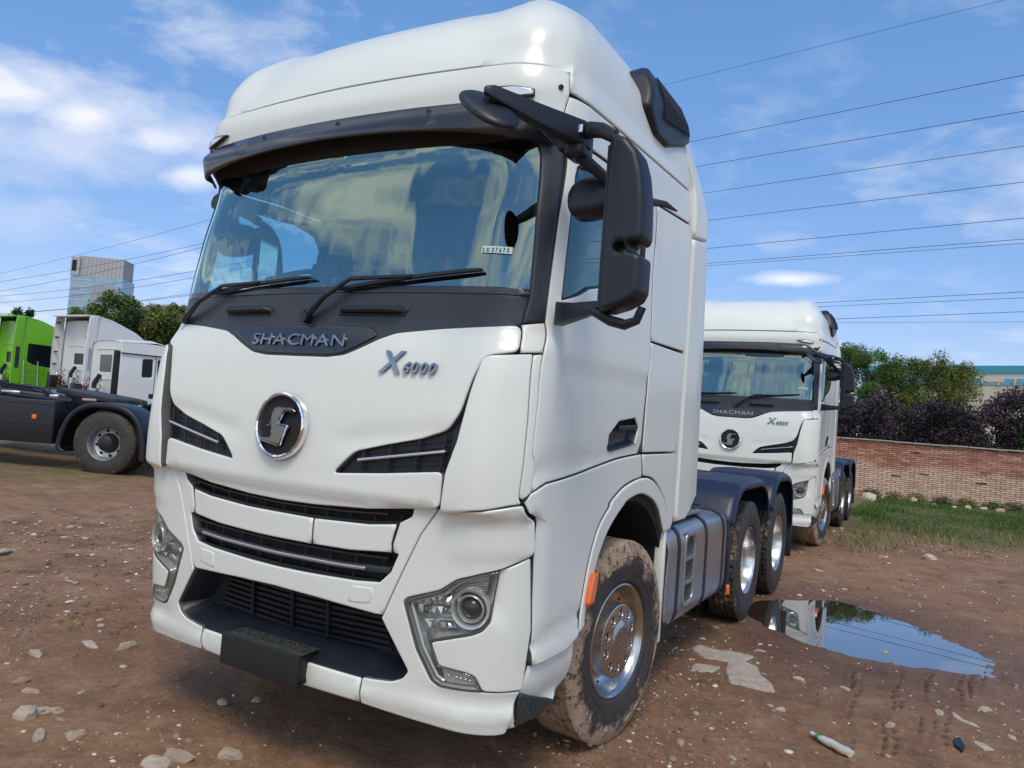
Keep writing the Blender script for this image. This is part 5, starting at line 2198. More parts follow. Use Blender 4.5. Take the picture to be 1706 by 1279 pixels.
# gravel, joined: nobody could count it
def gravel():
    ico = bmesh.new()
    bmesh.ops.create_icosphere(ico, subdivisions=1, radius=1)
    base = np.array([v.co[:] for v in ico.verts])
    tri = np.array([[v.index for v in f.verts] for f in ico.faces])
    ico.free()
    rng = np.random.default_rng(5)
    N = 11000
    pts = []
    while sum(len(p) for p in pts) < N:
        k = 20000
        sel = rng.random(k)
        x = np.where(sel < .6, rng.uniform(-7, 2.0, k), rng.uniform(.6, 7, k))
        y = np.where(sel < .6, rng.uniform(-.8, 7, k), rng.uniform(.8, 13, k))
        dep = (x - CAM_POS.x) * CF.x + (y - CAM_POS.y) * CF.y
        keep = rng.random(k) < np.clip(1.6 / np.maximum(dep, .8), 0, 1) ** 1.1
        dens = vnoise(x[keep], y[keep], .8, 1.3, 3)
        kk = np.where(keep)[0][dens + rng.normal(0, .35, keep.sum()) > .05]
        x, y = x[kk], y[kk]
        ok = ~inside(x, y, PUD) & (dist_to(x, y, [PUD]) > .03)
        pts.append(np.stack([x[ok], y[ok]], 1))
    P = np.concatenate(pts)[:N]
    z = ground_h(P[:, 0], P[:, 1])
    dep = (P[:, 0] - CAM_POS.x) * CF.x + (P[:, 1] - CAM_POS.y) * CF.y
    s = rng.gamma(1.7, .0015, N) * (1 + .22 * dep) + .001
    a = rng.uniform(0, 6.28, N)
    ca, sa = np.cos(a), np.sin(a)
    V = base[None] * (1 + rng.uniform(-.25, .25, (N, len(base), 1)))
    sx = s * rng.uniform(1, 1.9, N)
    sz = s * rng.uniform(.35, .8, N)
    X = V[..., 0] * sx[:, None]
    Y = V[..., 1] * s[:, None]
    Z = V[..., 2] * sz[:, None]
    co = np.stack([X * ca[:, None] - Y * sa[:, None] + P[:, 0:1], X * sa[:, None] + Y * ca[:, None] + P[:, 1:2], Z + (z + sz * .2)[:, None]], -1).reshape(-1, 3)
    F = (tri[None] + (np.arange(N) * len(base))[:, None, None]).reshape(-1, 3)
    me = bpy.data.meshes.new('gravel')
    me.vertices.add(len(co))
    me.vertices.foreach_set('co', co.ravel())
    me.loops.add(len(F) * 3)
    me.loops.foreach_set('vertex_index', F.ravel().astype(np.int32))
    me.polygons.add(len(F))
    me.polygons.foreach_set('loop_start', np.arange(0, len(F) * 3, 3, dtype=np.int32))
    me.update()
    me.validate()
    at = me.attributes.new('shade', 'FLOAT', 'POINT')
    at.data.foreach_set('value', np.repeat(rng.random(N), len(base)).astype(np.float32))
    g = Mat('gravel', (.4, .35, .3), .9)
    g.col(g.ramp(g.attr('shade'), [(0, (.13, .08, .058)), (.4, (.24, .16, .12)), (.65, (.36, .27, .21)), (.85, (.50, .42, .34)), (1, (.74, .69, .60))]))
    me.materials.append(g.m)
    o = bpy.data.objects.new('gravel', me)
    COL.objects.link(o)
    return tag(o, 'loose grit and gravel strewn over the brown soil of the yard', 'gravel', kind='stuff')


gravel()

# discarded bottle
bx_, by_ = gpx(1357, 1229)
ex_, ey_ = gpx(1416, 1264)
ang = math.atan2(ey_ - by_, ex_ - bx_)
L = math.hypot(ex_ - bx_, ey_ - by_)
bot = empty('plastic_bottle', 'crushed clear plastic bottle with a green collar lying on the mud', 'bottle', ((bx_ + ex_) / 2, (by_ + ey_) / 2, .022), ang)
pm = Mat('cloudy_plastic', (.62, .66, .60), .25, coat=.6)
pm.col(pm.mix(pm.math('MULTIPLY_ADD', pm.noise(12, 6, .7), 2.5, -.95, True), (.66, .70, .64), (.42, .34, .26)))
b = MB()
k = L / .25
prof = [(-.125, .001), (-.125, .013), (-.108, .013), (-.104, .012), (-.09, .014), (-.065, .024), (-.04, .029), (0, .030), (.03, .027), (.06, .031), (.10, .030), (.12, .026), (.124, .012), (.122, .001)]
b.lathe([(a * k, r_) for a, r_ in prof], 20, 'X', mod=lambda i, q, th: .0025 * math.sin(i * 2.3 + th * 3))
b.v = [(x, y + .010 * math.sin(x * 9), z * .72) for x, y, z in b.v]
b.build('bottle_body', pm.m, bot, True)
b = MB()
b.lathe([(-.104 * k, .0165), (-.094 * k, .0172), (-.080 * k, .0215)], 20, 'X')
b.v = [(x, y + .010 * math.sin(x * 9), z * .78) for x, y, z in b.v]
b.build('bottle_collar', Mat('green_plastic', (.02, .36, .22), .4).m, bot, True)
b = MB()
b.lathe([(-.136 * k, .001), (-.136 * k, .015), (-.121 * k, .015)], 16, 'X')
b.v = [(x, y + .010 * math.sin(x * 9), z * .8) for x, y, z in b.v]
b.build('bottle_cap', pm.m, bot, True)
# scraps on the right
flat_patch('rubber_scrap', [(1588, 1234), (1600, 1231), (1608, 1246), (1603, 1253), (1590, 1244)], .02, M['plastic'], 'torn dark rubber scrap on the soil near the lower right corner', 'rubber scrap', rc=.01, r=.008)
for pix, lab in (([(1620, 1233), (1640, 1240), (1656, 1250), (1640, 1249), (1626, 1240)], 'thin white splinter beside the dark rubber scrap'),
                 ([(1677, 1225), (1692, 1230), (1694, 1236), (1682, 1232)], 'small white chip near the lower right edge'),
                 ([(1584, 1188), (1605, 1200), (1632, 1214), (1610, 1208), (1588, 1197)], 'long thin pale sliver running below the puddle')):
    flat_patch('pale_splinter', pix, .006, PALE, lab, 'splinter', rc=.004, r=.003)

# ================================================================== brick wall
WY = 23.6
wall = empty('brick_wall', 'low red brick wall with a paler worn lower half, below the dark hedge', 'wall', (0, 0, 0))
A = Vector((-9.0, 22.0, 0))
Bv = Vector((16.0, 25.445, 0))
wd = (Bv - A).normalized()
wnrm = Vector((wd.y, -wd.x, 0))
WL = (Bv - A).length
bm_ = {}
br = Mat('wall_brick', (.4, .2, .14), .9)
rnd = br.objrand()
colr = br.ramp(rnd, [(0, (.32, .115, .075)), (.3, (.45, .19, .125)), (.55, (.54, .26, .18)), (.8, (.42, .155, .11)), (1, (.62, .36, .25))])
sx = br.t.nodes.new('ShaderNodeSeparateXYZ')
gm = br.t.nodes.new('ShaderNodeNewGeometry')
br.t.links.new(gm.outputs['Position'], sx.inputs[0])
wn_ = br.t.nodes.new('ShaderNodeTexNoise')
wn_.inputs['Scale'].default_value = .8
wn_.inputs['Detail'].default_value = 5
br.t.links.new(gm.outputs['Position'], wn_.inputs['Vector'])
fade = br.math('MULTIPLY_ADD', br.math('ADD', sx.outputs[2], br.math('MULTIPLY_ADD', wn_.outputs['Fac'], .7, -.35)), -6.0, 6.1, True)
pal = br.ramp(rnd, [(0, (.56, .37, .26)), (.5, (.70, .50, .36)), (1, (.76, .57, .43))])
c = br.mix(br.math('MULTIPLY', fade, .9), colr, pal)
c = br.mix(br.math('MULTIPLY_ADD', br.noise(6, 6, .7), 2.2, -1.0, True), c, br.mix(.5, c, (.2, .15, .12)))
br.col(c)
br.bump(br.noise(50, 5), .5, .006)
BRM = br.m
mor = Mat('mortar', (.14, .11, .09), .95)
mor.col(mor.ramp(mor.noise(3, 6, .7), [(.3, (.055, .042, .036)), (.6, (.16, .13, .105)), (.8, (.26, .21, .17))]))
bl, bh, bt = .238, .050, .11
BME = []
for i in range(5):
    b = MB()
    q = random.Random(i)
    P = []
    for sz in (-1, 1):
        for sy in (-1, 1):
            for sx_ in (-1, 1):
                P.append((sx_ * bl / 2 * q.uniform(.96, 1), sy * bt / 2 * q.uniform(.93, 1), sz * bh / 2 * q.uniform(.9, 1)))
    b.add(P, [(0, 2, 3, 1), (4, 5, 7, 6), (0, 1, 5, 4), (2, 6, 7, 3), (0, 4, 6, 2), (1, 3, 7, 5)])
    o = b.build('brick', BRM)
    BME.append(o.data)
    bpy.data.objects.remove(o)
NC = 27
CH = .0625
WH = NC * CH


def toph(x):
    return WH - .06 * max(0, math.sin(x * 1.7)) * 0


cand = []
for c_ in range(NC):
    xo = (c_ % 2) * .125
    nb = int(WL / .25)
    for i in range(nb):
        s_ = xo + i * .25 + R.uniform(-.006, .006)
        if R.random() < .012:
            continue
        if c_ == NC - 1 and R.random() < .10:
            continue
        p = A + wd * (s_ + .12) + Vector((0, 0, .03 + c_ * CH + .006 * math.sin(s_ * 1.3 + c_ * .2)))
        v = in_view(*(p + wnrm * .06))
        vis = v and 1395 < v[0] < 1706 and v[1] < 842
        cand.append((-(v[2]) if vis else -1e3, p))
cand.sort(key=lambda q: -q[0])
rotw = math.atan2(wd.y, wd.x)
rest = MB()
RM = Matrix.Rotation(rotw, 3, 'Z')
for i, (_, p) in enumerate(cand):
    out_ = R.uniform(-.006, .008)
    q = p + wnrm * out_
    if i < 300:
        o = bpy.data.objects.new('brick', R.choice(BME))
        COL.objects.link(o)
        o.parent = wall
        o.location = q
        o.rotation_euler = (R.uniform(-.012, .012), R.uniform(-.02, .02), rotw + R.uniform(-.01, .01))
    else:
        rest.box(q, (bl * R.uniform(.94, 1), bt, bh * R.uniform(.88, 1)), Matrix.Rotation(rotw + R.uniform(-.01, .01), 3, 'Z') @ Matrix.Rotation(R.uniform(-.02, .02), 3, 'Y'))
ro = rest.build('brickwork', None or BRM, wall)
# bricks joined in one mesh take their shade from an attribute instead of the object
att = ro.data.attributes.new('shade', 'FLOAT', 'POINT')
rv = np.repeat(np.random.default_rng(3).random(len(ro.data.vertices) // 8), 8)
att.data.foreach_set('value', rv.astype(np.float32))
tag(ro, kind='stuff')
brm2 = BRM.copy()
nt = brm2.node_tree
an = nt.nodes.new('ShaderNodeAttribute')
an.attribute_name = 'shade'
oi = [n for n in nt.nodes if n.type == 'OBJECT_INFO'][0]
for l in [l for l in nt.links if l.from_node == oi]:
    nt.links.new(an.outputs['Fac'], l.to_socket)
ro.data.materials[0] = brm2
b = MB()
b.box((A + Bv) / 2 + Vector((0, 0, WH / 2 - .01)) - wnrm * .02, (WL, .13, WH - .02), RM)
b.build('mortar_core', mor.m, wall)
b = MB()
for i in range(int(WL / .5)):
    q = A + wd * (.25 + i * .5) + Vector((0, 0, WH + .02 + R.uniform(-.006, .006)))
    b.box(q, (.485, .27, .035), Matrix.Rotation(rotw + R.uniform(-.02, .02), 3, 'Z'))
cp = b.build('coping', Mat('coping_stone', (.42, .38, .33), .9).m, wall)

# ================================================================== foliage helpers
def leaf_mat(name, stops, rough=.6):
    m = Mat(name, (.05, .1, .02), rough, spec=.3)
    m.col(m.ramp(m.attr('shade'), stops))
    m.p.inputs['Transmission Weight'].default_value = 0
    return m.m


def leaves(name, centres, radii, n_per, size, mat, parent, seed=1, asp=.5, sub=None, hang=0.0):
    """leaf-sized quads spread through clumps; returns one mesh object"""
    rng = np.random.default_rng(seed)
    C_ = np.array(centres, float)
    Rr = np.array(radii, float).reshape(-1, 3) if np.ndim(radii) > 1 else np.repeat(np.array(radii, float)[:, None], 3, 1)
    K = len(C_)
    idx = np.repeat(np.arange(K), n_per)
    N = len(idx)
    d = rng.normal(size=(N, 3))
    d /= np.linalg.norm(d, axis=1, keepdims=True)
    rad = rng.random(N) ** .42
    P = C_[idx] + d * rad[:, None] * Rr[idx]
    P += rng.normal(size=(N, 3)) * size * .8
    u = rng.normal(size=(N, 3))
    u[:, 2] = u[:, 2] * .6 - hang
    u /= np.linalg.norm(u, axis=1, keepdims=True)
    w = np.cross(u, rng.normal(size=(N, 3)))
    w /= np.linalg.norm(w, axis=1, keepdims=True)
    s = size * rng.uniform(.6, 1.4, N)[:, None]
    V = np.stack([P - u * s, P + w * s * asp, P + u * s, P - w * s * asp], 1).reshape(-1, 3)
    F = np.arange(N * 4).reshape(-1, 4)
    me = bpy.data.meshes.new(name)
    me.vertices.add(len(V))
    me.vertices.foreach_set('co', V.ravel())
    me.loops.add(N * 4)
    me.loops.foreach_set('vertex_index', F.ravel().astype(np.int32))
    me.polygons.add(N)
    me.polygons.foreach_set('loop_start', np.arange(0, N * 4, 4, dtype=np.int32))
    me.update()
    me.validate()
    at = me.attributes.new('shade', 'FLOAT', 'POINT')
    cl_ = rng.random(K)
    at.data.foreach_set('value', np.repeat(np.clip(cl_[idx] * .55 + rng.random(N) * .45, 0, 1), 4).astype(np.float32))
    me.materials.append(mat)
    o = bpy.data.objects.new(name, me)
    COL.objects.link(o)
    if parent:
        o.parent = parent
    return o


BARK = Mat('bark', (.10, .075, .055), .9).m
GL = leaf_mat('green_leaves', [(0, (.030, .070, .016)), (.5, (.08, .16, .036)), (1, (.17, .26, .065))])
OL = leaf_mat('olive_leaves', [(0, (.05, .07, .014)), (.5, (.13, .16, .032)), (1, (.26, .26, .08))])
PL = leaf_mat('purple_leaves', [(0, (.018, .013, .017)), (.5, (.050, .036, .048)), (1, (.10, .075, .078))])
DL = leaf_mat('dark_leaves', [(0, (.012, .03, .010)), (.5, (.03, .07, .02)), (1, (.07, .12, .04))])


def tree(x, y, z0, h, w, mat, label, group=None, seed=1, n=26, per=260, size=.11, name='tree', cat='tree', low=.25, asp=.5):
    t_ = empty(name, label, cat, (x, y, z0), 0, group)
    rr = random.Random(seed)
    b = MB()
    top = Vector((rr.uniform(-.1, .1) * w, rr.uniform(-.1, .1) * w, h * .7))
    b.tube([(0, 0, -.1), (top.x * .3, top.y * .3, h * .25), (top.x * .7, top.y * .7, h * .5), top], [h * .03, h * .024, h * .017, h * .008], 8)
    cs, rd = [], []
    for i in range(n):
        a = rr.uniform(0, 6.28)
        zz = h * (low + (1 - low) * rr.random() ** .8)
        k = math.sqrt(max(.05, 1 - ((zz / h - .55) / .58) ** 2))
        q = w * .5 * k * math.sqrt(rr.random())
        c_ = Vector((q * math.cos(a), q * math.sin(a), min(zz, h * .97)))
        r_ = w * rr.uniform(.10, .2)
        cs.append(c_)
        rd.append((r_, r_, r_ * rr.uniform(.8, 1.3)))
        if i % 3 == 0:
            s0 = top * rr.uniform(.35, .9)
            b.tube([s0, (s0 + c_) / 2 + Vector((0, 0, .1)), c_], [h * .010, h * .007, h * .003], 5)
    b.build('trunk', BARK, t_, True)
    leaves('crown', cs, rd, int(per * 1.5), size * .8, mat, t_, seed, asp)
    return t_


# purple hedge along the far side of the wall, bushes and saplings behind
cs, rd = [], []
rr = random.Random(4)
for i in range(1150):
    s_ = rr.uniform(.0, WL)
    p = A + wd * s_ - wnrm * rr.uniform(.5, 1.7)
    hmax = 3.05 + .45 * math.exp(-((p.x - 1.3) / .5) ** 2) + .55 * math.exp(-((p.x - 4.7) / .8) ** 2) + .15 * math.sin(p.x * 3.1)
    z = rr.uniform(.6, hmax - .2)
    cs.append((p.x, p.y, z))
    rd.append((rr.uniform(.3, .5), rr.uniform(.3, .5), rr.uniform(.25, .42)))
hg = empty('hedge', 'dense dark purple-leaved hedge rising behind the red brick wall', 'hedge')
leaves('foliage', cs, rd, 300, .036, PL, hg, 11, .6)
b = MB()
for i in range(50):
    p = A + wd * (i * .5 + .2) - wnrm * 1.1
    b.tube([(p.x, p.y, -.1), (p.x + rr.uniform(-.1, .1), p.y, 1.3), (p.x + rr.uniform(-.3, .3), p.y + .1, 2.5)], [.03, .022, .008], 6)
b.build('stems', BARK, hg, True)
for i, (x, y, h, w, mt, lab) in enumerate(((-.75, 29.5, 5.3, 2.2, GL, 'green bush behind the hedge, right next to the second truck cab'), (.35, 29.2, 5.2, 2.2, GL, 'leafy green bush with upright shoots, second from the second truck cab'),
                                           (1.3, 30.0, 4.9, 2.2, GL, 'loose green bush in the middle of the row behind the hedge'), (2.35, 29.6, 4.9, 2.2, OL, 'yellowish feathery bush in the row behind the hedge'),
                                           (3.25, 30.2, 4.7, 2.0, OL, 'thin straw-green bush at the right end of the row, before the turquoise building'), (-2.3, 30, 5.0, 2.2, GL, 'green bush hidden behind the second truck cab'))):
    tree(x, y, 0, h, w, mt, lab, 'bushes behind the purple hedge', 20 + i, 44, 330, .06, 'bush', 'bush', .15, .3)
# bush hanging over the wall at the right edge
bq = pxdepth(1712, 800, 22.5)
tree(bq.x, bq.y, 0, 2.1, 1.9, DL, 'dark green bush in front of the wall at the right edge', None, 55, 30, 420, .06, 'bush', 'bush', .12, .35)
# small plants and rubble at the foot of the wall
ORD = ['first', 'second', 'third', 'fourth', 'fifth', 'sixth', 'seventh', 'eighth', 'ninth', 'tenth', 'eleventh', 'twelfth', 'thirteenth', 'fourteenth']
for i in range(9):
    x = .9 + i * .62
    p = A + wd * (x - A.x) + wnrm * rr.uniform(.5, 1.2)
    pt = tag(leaves('weed_clump', [(0, 0, .10)], [(.30, .2, .14)], 700, .03, OL if i % 3 else DL, None, 80 + i, .3), f'{ORD[i]} weed clump from the second truck along the foot of the brick wall', 'weeds', 'weed clumps along the wall')
    pt.location = p
rubm = Mat('white_rubble', (.62, .60, .56), .9)
for i in range(15):
    x = .3 + i * .42 + rr.uniform(-.1, .1)
    p = A + wd * (x - A.x) + wnrm * rr.uniform(.5, 2.3)
    big_ = i in (0, 1)
    s_ = .16 if big_ else rr.uniform(.05, .10)
    if i == 0:
        p = Vector((*gpx(1449, 834), 0))
    put_stone(p.x, p.y, s_ * 1.3, s_, s_ * .9, 'large white lump of rubble at the left end of the brick wall' if i == 0 else f'{ORD[i - 1]} lump of broken white rubble along the wall after the large one', None if i == 0 else 'rubble along the wall')

# grass at the right, joined blades
def grass():
    rng = np.random.default_rng(9)
    N = 90000
    x = rng.uniform(.9, 9.5, N)
    y = rng.uniform(9.3, 23.0, N)
    lim = 10.6 + .35 * (x - 2) + .8 * vnoise(x, y, .5, 4.4, 3)
    dens = np.clip((y - lim) / 2.4, 0, 1) ** 1.3
    patch = np.clip(.55 + .9 * vnoise(x, y, .45, 7.7, 3), .05, 1)
    k = rng.random(N) < dens * patch
    k &= ~((x < 1.28) & (y < 15.6))
    # the near tuft beside the second truck's wheel
    x2 = rng.normal(1.65, .22, 1600)
    y2 = rng.normal(11.2, .5, 1600)
    x, y = np.concatenate([x[k], x2]), np.concatenate([y[k], y2])
    N = len(x)
    z = ground_h(x, y, False)
    tall = np.clip(.5 + vnoise(x, y, .6, 2.9, 2), .25, 1.3)
    h = rng.uniform(.05, .16, N) * tall
    a = rng.uniform(0, 6.28, N)
    w = rng.uniform(.004, .008, N) * 1.4
    lean = rng.normal(0, .45, (N, 2)) * h[:, None]
    b0 = np.stack([x - np.cos(a) * w, y - np.sin(a) * w, z - .01], 1)
    b1 = np.stack([x + np.cos(a) * w, y + np.sin(a) * w, z - .01], 1)
    t_ = np.stack([x + lean[:, 0], y + lean[:, 1], z + h], 1)
    V = np.stack([b0, b1, t_], 1).reshape(-1, 3)
    me = bpy.data.meshes.new('grass')
    me.vertices.add(len(V))
    me.vertices.foreach_set('co', V.ravel())
    me.loops.add(N * 3)
    me.loops.foreach_set('vertex_index', np.arange(N * 3, dtype=np.int32))
    me.polygons.add(N)
    me.polygons.foreach_set('loop_start', np.arange(0, N * 3, 3, dtype=np.int32))
    me.update()
    me.validate()
    at = me.attributes.new('shade', 'FLOAT', 'POINT')
    dry = np.clip(1.35 - (y - lim_of(x)) / 3.6 + .5 * vnoise(x, y, .7, 6.1, 2), 0, 1)
    at.data.foreach_set('value', np.repeat(np.clip(dry * .6 + rng.random(N) * .4, 0, 1), 3).astype(np.float32))
    me.materials.append(leaf_mat('grass_blades', [(0, (.035, .09, .012)), (.32, (.085, .155, .025)), (.55, (.20, .19, .07)), (1, (.40, .31, .19))]))
    o = bpy.data.objects.new('grass', me)
    COL.objects.link(o)
    return tag(o, 'short green and straw-dry grass between the yard and the brick wall', 'grass', kind='stuff')


def lim_of(x):
    return 10.6 + .35 * (x - 2)


grass()

# ================================================================== turquoise-roofed sheds far right
bd_ = empty('industrial_shed', 'long low shed with a turquoise roof band and cream wall, far right', 'building', (0, 0, 0))
teal = Mat('turquoise_sheet', (.05, .33, .42), .5)
teal.bump(teal.noise(2, 2, .5, stretch=(30, 30, .1)), .4, .05)
crm = Mat('cream_wall', (.62, .56, .45), .8)
p0 = pxdepth(1440, 609, 113)
p1 = pxdepth(1860, 611, 90)
dv = (p1 - p0)
dv.z = 0
L_ = dv.length
dv.normalize()
ra = math.atan2(dv.y, dv.x)
RB = Matrix.Rotation(ra, 3, 'Z')
top = p0.z
mid_ = (p0 + p1) / 2
nb_ = Vector((-dv.y, dv.x, 0))


def slab(nm, z0, z1, th, mat, off=0.0, par=bd_):
    b = MB()
    c_ = Vector((mid_.x, mid_.y, (z0 + z1) / 2)) + nb_ * (8 - off)
    b.box(c_, (L_ + off, 16 + th, z1 - z0), RB)
    return b.build(nm, mat, par)


slab('roof', top - 1.0, top, .5, teal.m)
slab('upper_wall', top - 1.7, top - 1.0, .0, Mat('white_band', (.7, .72, .7), .6).m)
slab('window_band', top - 2.6, top - 1.7, .2, Mat('blue_glazing', (.16, .36, .52), .25).m)
slab('wall', -1, top - 2.6, .0, crm.m)
for i in range(16):
    b = MB()
    c_ = p0 + dv * (L_ * (i + .5) / 16) - nb_ * .2
    b.box(Vector((c_.x, c_.y, top - 2.15)), (.25, .12, .9), RB)
    b.build('window_post', crm.m, bd_)
b = MB()
c_ = pxdepth(1655, 632, 96)
b.box((c_.x, c_.y, c_.z), (2.0, 1.2, .7), RB)
b.build('roof_unit', crm.m, bd_)

# ================================================================== tower block and a lower block far left
tw = empty('tower_block', 'tall pale glass office tower standing far behind the parked lorries', 'building')
gmat = Mat('tower_glazing', (.20, .30, .40), .15, .2)
gmat.col(gmat.mix(gmat.math('MULTIPLY_ADD', gmat.noise(.3, 3), 2, -.6, True), (.30, .44, .56), (.20, .31, .42)))
stn = Mat('tower_stone', (.42, .42, .44), .7).m
pc = pxdepth(172, 437, 360)
tw.location = (pc.x, pc.y, 0)
tw.rotation_euler = (0, 0, math.atan2(CR.y, CR.x) + RAD(8))
TH = pc.z
tw.scale = (.86, .86, 1)
for nm, x0, x1, y0, y1, z0, z1, mt in (('glass_body', -13.2, 14, -7, 10, 0, TH - 8, gmat.m), ('crown_block', -10.5, 13.2, -6, 9, TH - 8, TH + 1.5, stn), ('corner_turret', -13.5, -9.0, -7.4, 6, TH - 8.0, TH + .5, stn),
                                        ('front_panel', -1.5, 12.5, -8.2, -6.9, 0, TH - 12, Mat('tower_panel', (.33, .37, .42), .6).m)):
    b = MB()
    b.bx(x0, x1, y0, y1, z0, z1)
    b.build(nm, mt, tw)
b = MB()
b.bx(-12.8, -10.6, -7.7, -7.3, TH - 6, TH - 1)
b.build('turret_window', M['dark_glass'], tw)
fin_ = Mat('tower_fins', (.50, .52, .56), .6).m
b0_ = None
for i in range(13):
    x = -.9 + i * 1.08
    if b0_ is None:
        b = MB()
        b.box((0, -8.35, (TH - 12) / 2 + 6), (.30, .4, TH - 24))
        b0_ = b.build('facade_fin', fin_, tw)
        b0_.location = (x, 0, 0)
    else:
        o = b0_.copy()
        COL.objects.link(o)
        o.parent = tw
        o.location = (x, 0, 0)
b0_ = None
for i in range(15):
    z = TH - 10 - i * 3.2
    if z < 10:
        break
    for x0, x1 in ((-13.3, -1.5),):
        if b0_ is None:
            b = MB()
            b.bx(x0, x1, -7.15, -6.95, -.25, .25)
            b0_ = b.build('floor_band', fin_, tw)
            b0_.location = (0, 0, z)
        else:
            o = b0_.copy()
            COL.objects.link(o)
            o.parent = tw
            o.location = (0, 0, z)
b0_ = None
for i in range(11):
    x = -9.6 + i * 2.1
    if b0_ is None:
        b = MB()
        b.bx(-.18, .18, -6.25, -5.95, TH - 7.5, TH + 1.2)
        b0_ = b.build('crown_fin', stn, tw)
        b0_.location = (x, 0, 0)
    else:
        o = b0_.copy()
        COL.objects.link(o)
        o.parent = tw
        o.location = (x, 0, 0)
for i, (px0, px1, py, dep, lab) in enumerate(((262, 330, 507, 210, 'flat grey building just visible over the trees behind the near cab'), (-30, 4, 592, 120, 'low blue-grey shed at the far left edge'))):
    a0, a1 = pxdepth(px0, py, dep), pxdepth(px1, py - 4, dep)
    bb = empty('far_building', lab, 'building', (a0.x, a0.y, 0), math.atan2((a1 - a0).y, (a1 - a0).x))
    Ld = (a1 - a0).length
    b = MB()
    b.bx(0, Ld, 0, 12, 0, a0.z - .5)
    b.build('wall', stn if i == 0 else Mat('blue_grey_sheet', (.20, .28, .36), .6).m, bb)
    b = MB()
    b.bx(-.4, Ld + .4, -.4, 12.4, a0.z - .5, a0.z)
    b.build('roof', Mat('far_roof', (.34, .35, .34), .8).m, bb)
    for k in range(7):
        b = MB()
        b.bx(Ld * (k + .25) / 7, Ld * (k + .7) / 7, -.1, 0, a0.z - 3, a0.z - 1.4)
        b.build('window', M['dark_glass'], bb)

# trees behind the parked lorries
for i, (px, py, dep, w, mt, lab) in enumerate(((187, 492, 40, 3.2, GL, 'bright green tree in front of the tower, above the high white cab'), (150, 515, 42, 2.2, GL, 'small green tree at the left of the tower trees'), (235, 505, 41, 2.6, OL, 'olive-green tree between the tower and the near cab'),
                                               (275, 508, 40, 2.6, OL, 'olive-green tree touching the near cab, over the low white lorry'), (315, 512, 39, 2.4, OL, 'olive-green tree mostly hidden by the near cab'), (215, 520, 37, 2.6, DL, 'darker tree low behind the white cabs'),
                                               (36, 512, 44, 1.3, DL, 'small dark tree top showing above the green lorry'), (262, 520, 37, 2.4, OL, 'low olive tree just above the low white roof'))):
    p = pxdepth(px, py, dep)
    tree(p.x, p.y, 0, p.z - .15, w * 1.15, mt, lab, 'trees behind the parked lorries', 120 + i, 30, 300, .10, 'tree', 'tree', .3, .45)

# ================================================================== overhead wires
WIREM = Mat('wire', (.03, .03, .035), .6).m


def wire(pa, pb, da, db, label, sag=.0, r=.014, ea=.9, eb=1.0):
    a, b2 = pxdepth(*pa, da), pxdepth(*pb, db)
    v = (b2 - a)
    a = a - v * ea
    b2 = b2 + v * eb
    P = []
    for i in range(25):
        s_ = i / 24
        q = a.lerp(b2, s_)
        q.z -= sag * 4 * s_ * (1 - s_)
        P.append(q)
    b = MB()
    b.tube(P, r, 5)
    o = b.build('power_line', WIREM, None, True)
    tag(o, label, 'power line', 'overhead power lines')


ordn = ['topmost thin', 'second', 'third', 'fourth', 'fifth', 'sixth', 'upper of the close pair of', 'lower of the close pair of']
for i, (a, b2, r_) in enumerate((((1140, 133), (1660, 3), .010), ((1175, 231), (1706, 125), .017), ((1180, 274), (1706, 185), .017), ((1183, 320), (1706, 243), .016), ((1187, 366), (1706, 303), .016), ((1187, 413), (1706, 363), .016), ((1187, 438), (1706, 398), .015), ((1187, 442), (1706, 405), .012))):
    wire(a, b2, 52, 38, f'{ordn[i]} power line right of the near cab', 0, r_)
for i, (a, b2, r_) in enumerate((((1310, 507), (1706, 486), .017), ((1380, 510), (1706, 496), .015), ((1398, 531), (1706, 519), .017), ((1400, 537), (1706, 536), .010))):
    wire(a, b2, 55, 45, ['upper power line running low over the second truck roof', 'second low power line, just over the second truck roof', 'third low power line, level with the second truck roof intake', 'thin lowest power line above the green bushes'][i], 0, r_)
for i, (a, b2, sg) in enumerate((((0, 446), (345, 362), .5), ((0, 458), (330, 401), .6), ((0, 470), (335, 404), .8), ((0, 478), (325, 443), .8), ((0, 487), (322, 453), .9), ((0, 509), (315, 482), .7), ((0, 514), (312, 487), .5))):
    wire(a, b2, 62, 50, ['highest', 'second highest', 'third', 'fourth', 'fifth', 'sixth', 'lowest'][i] + ' of the sagging power lines left of the near cab', sg, .013 if i else .010, .8, .25)

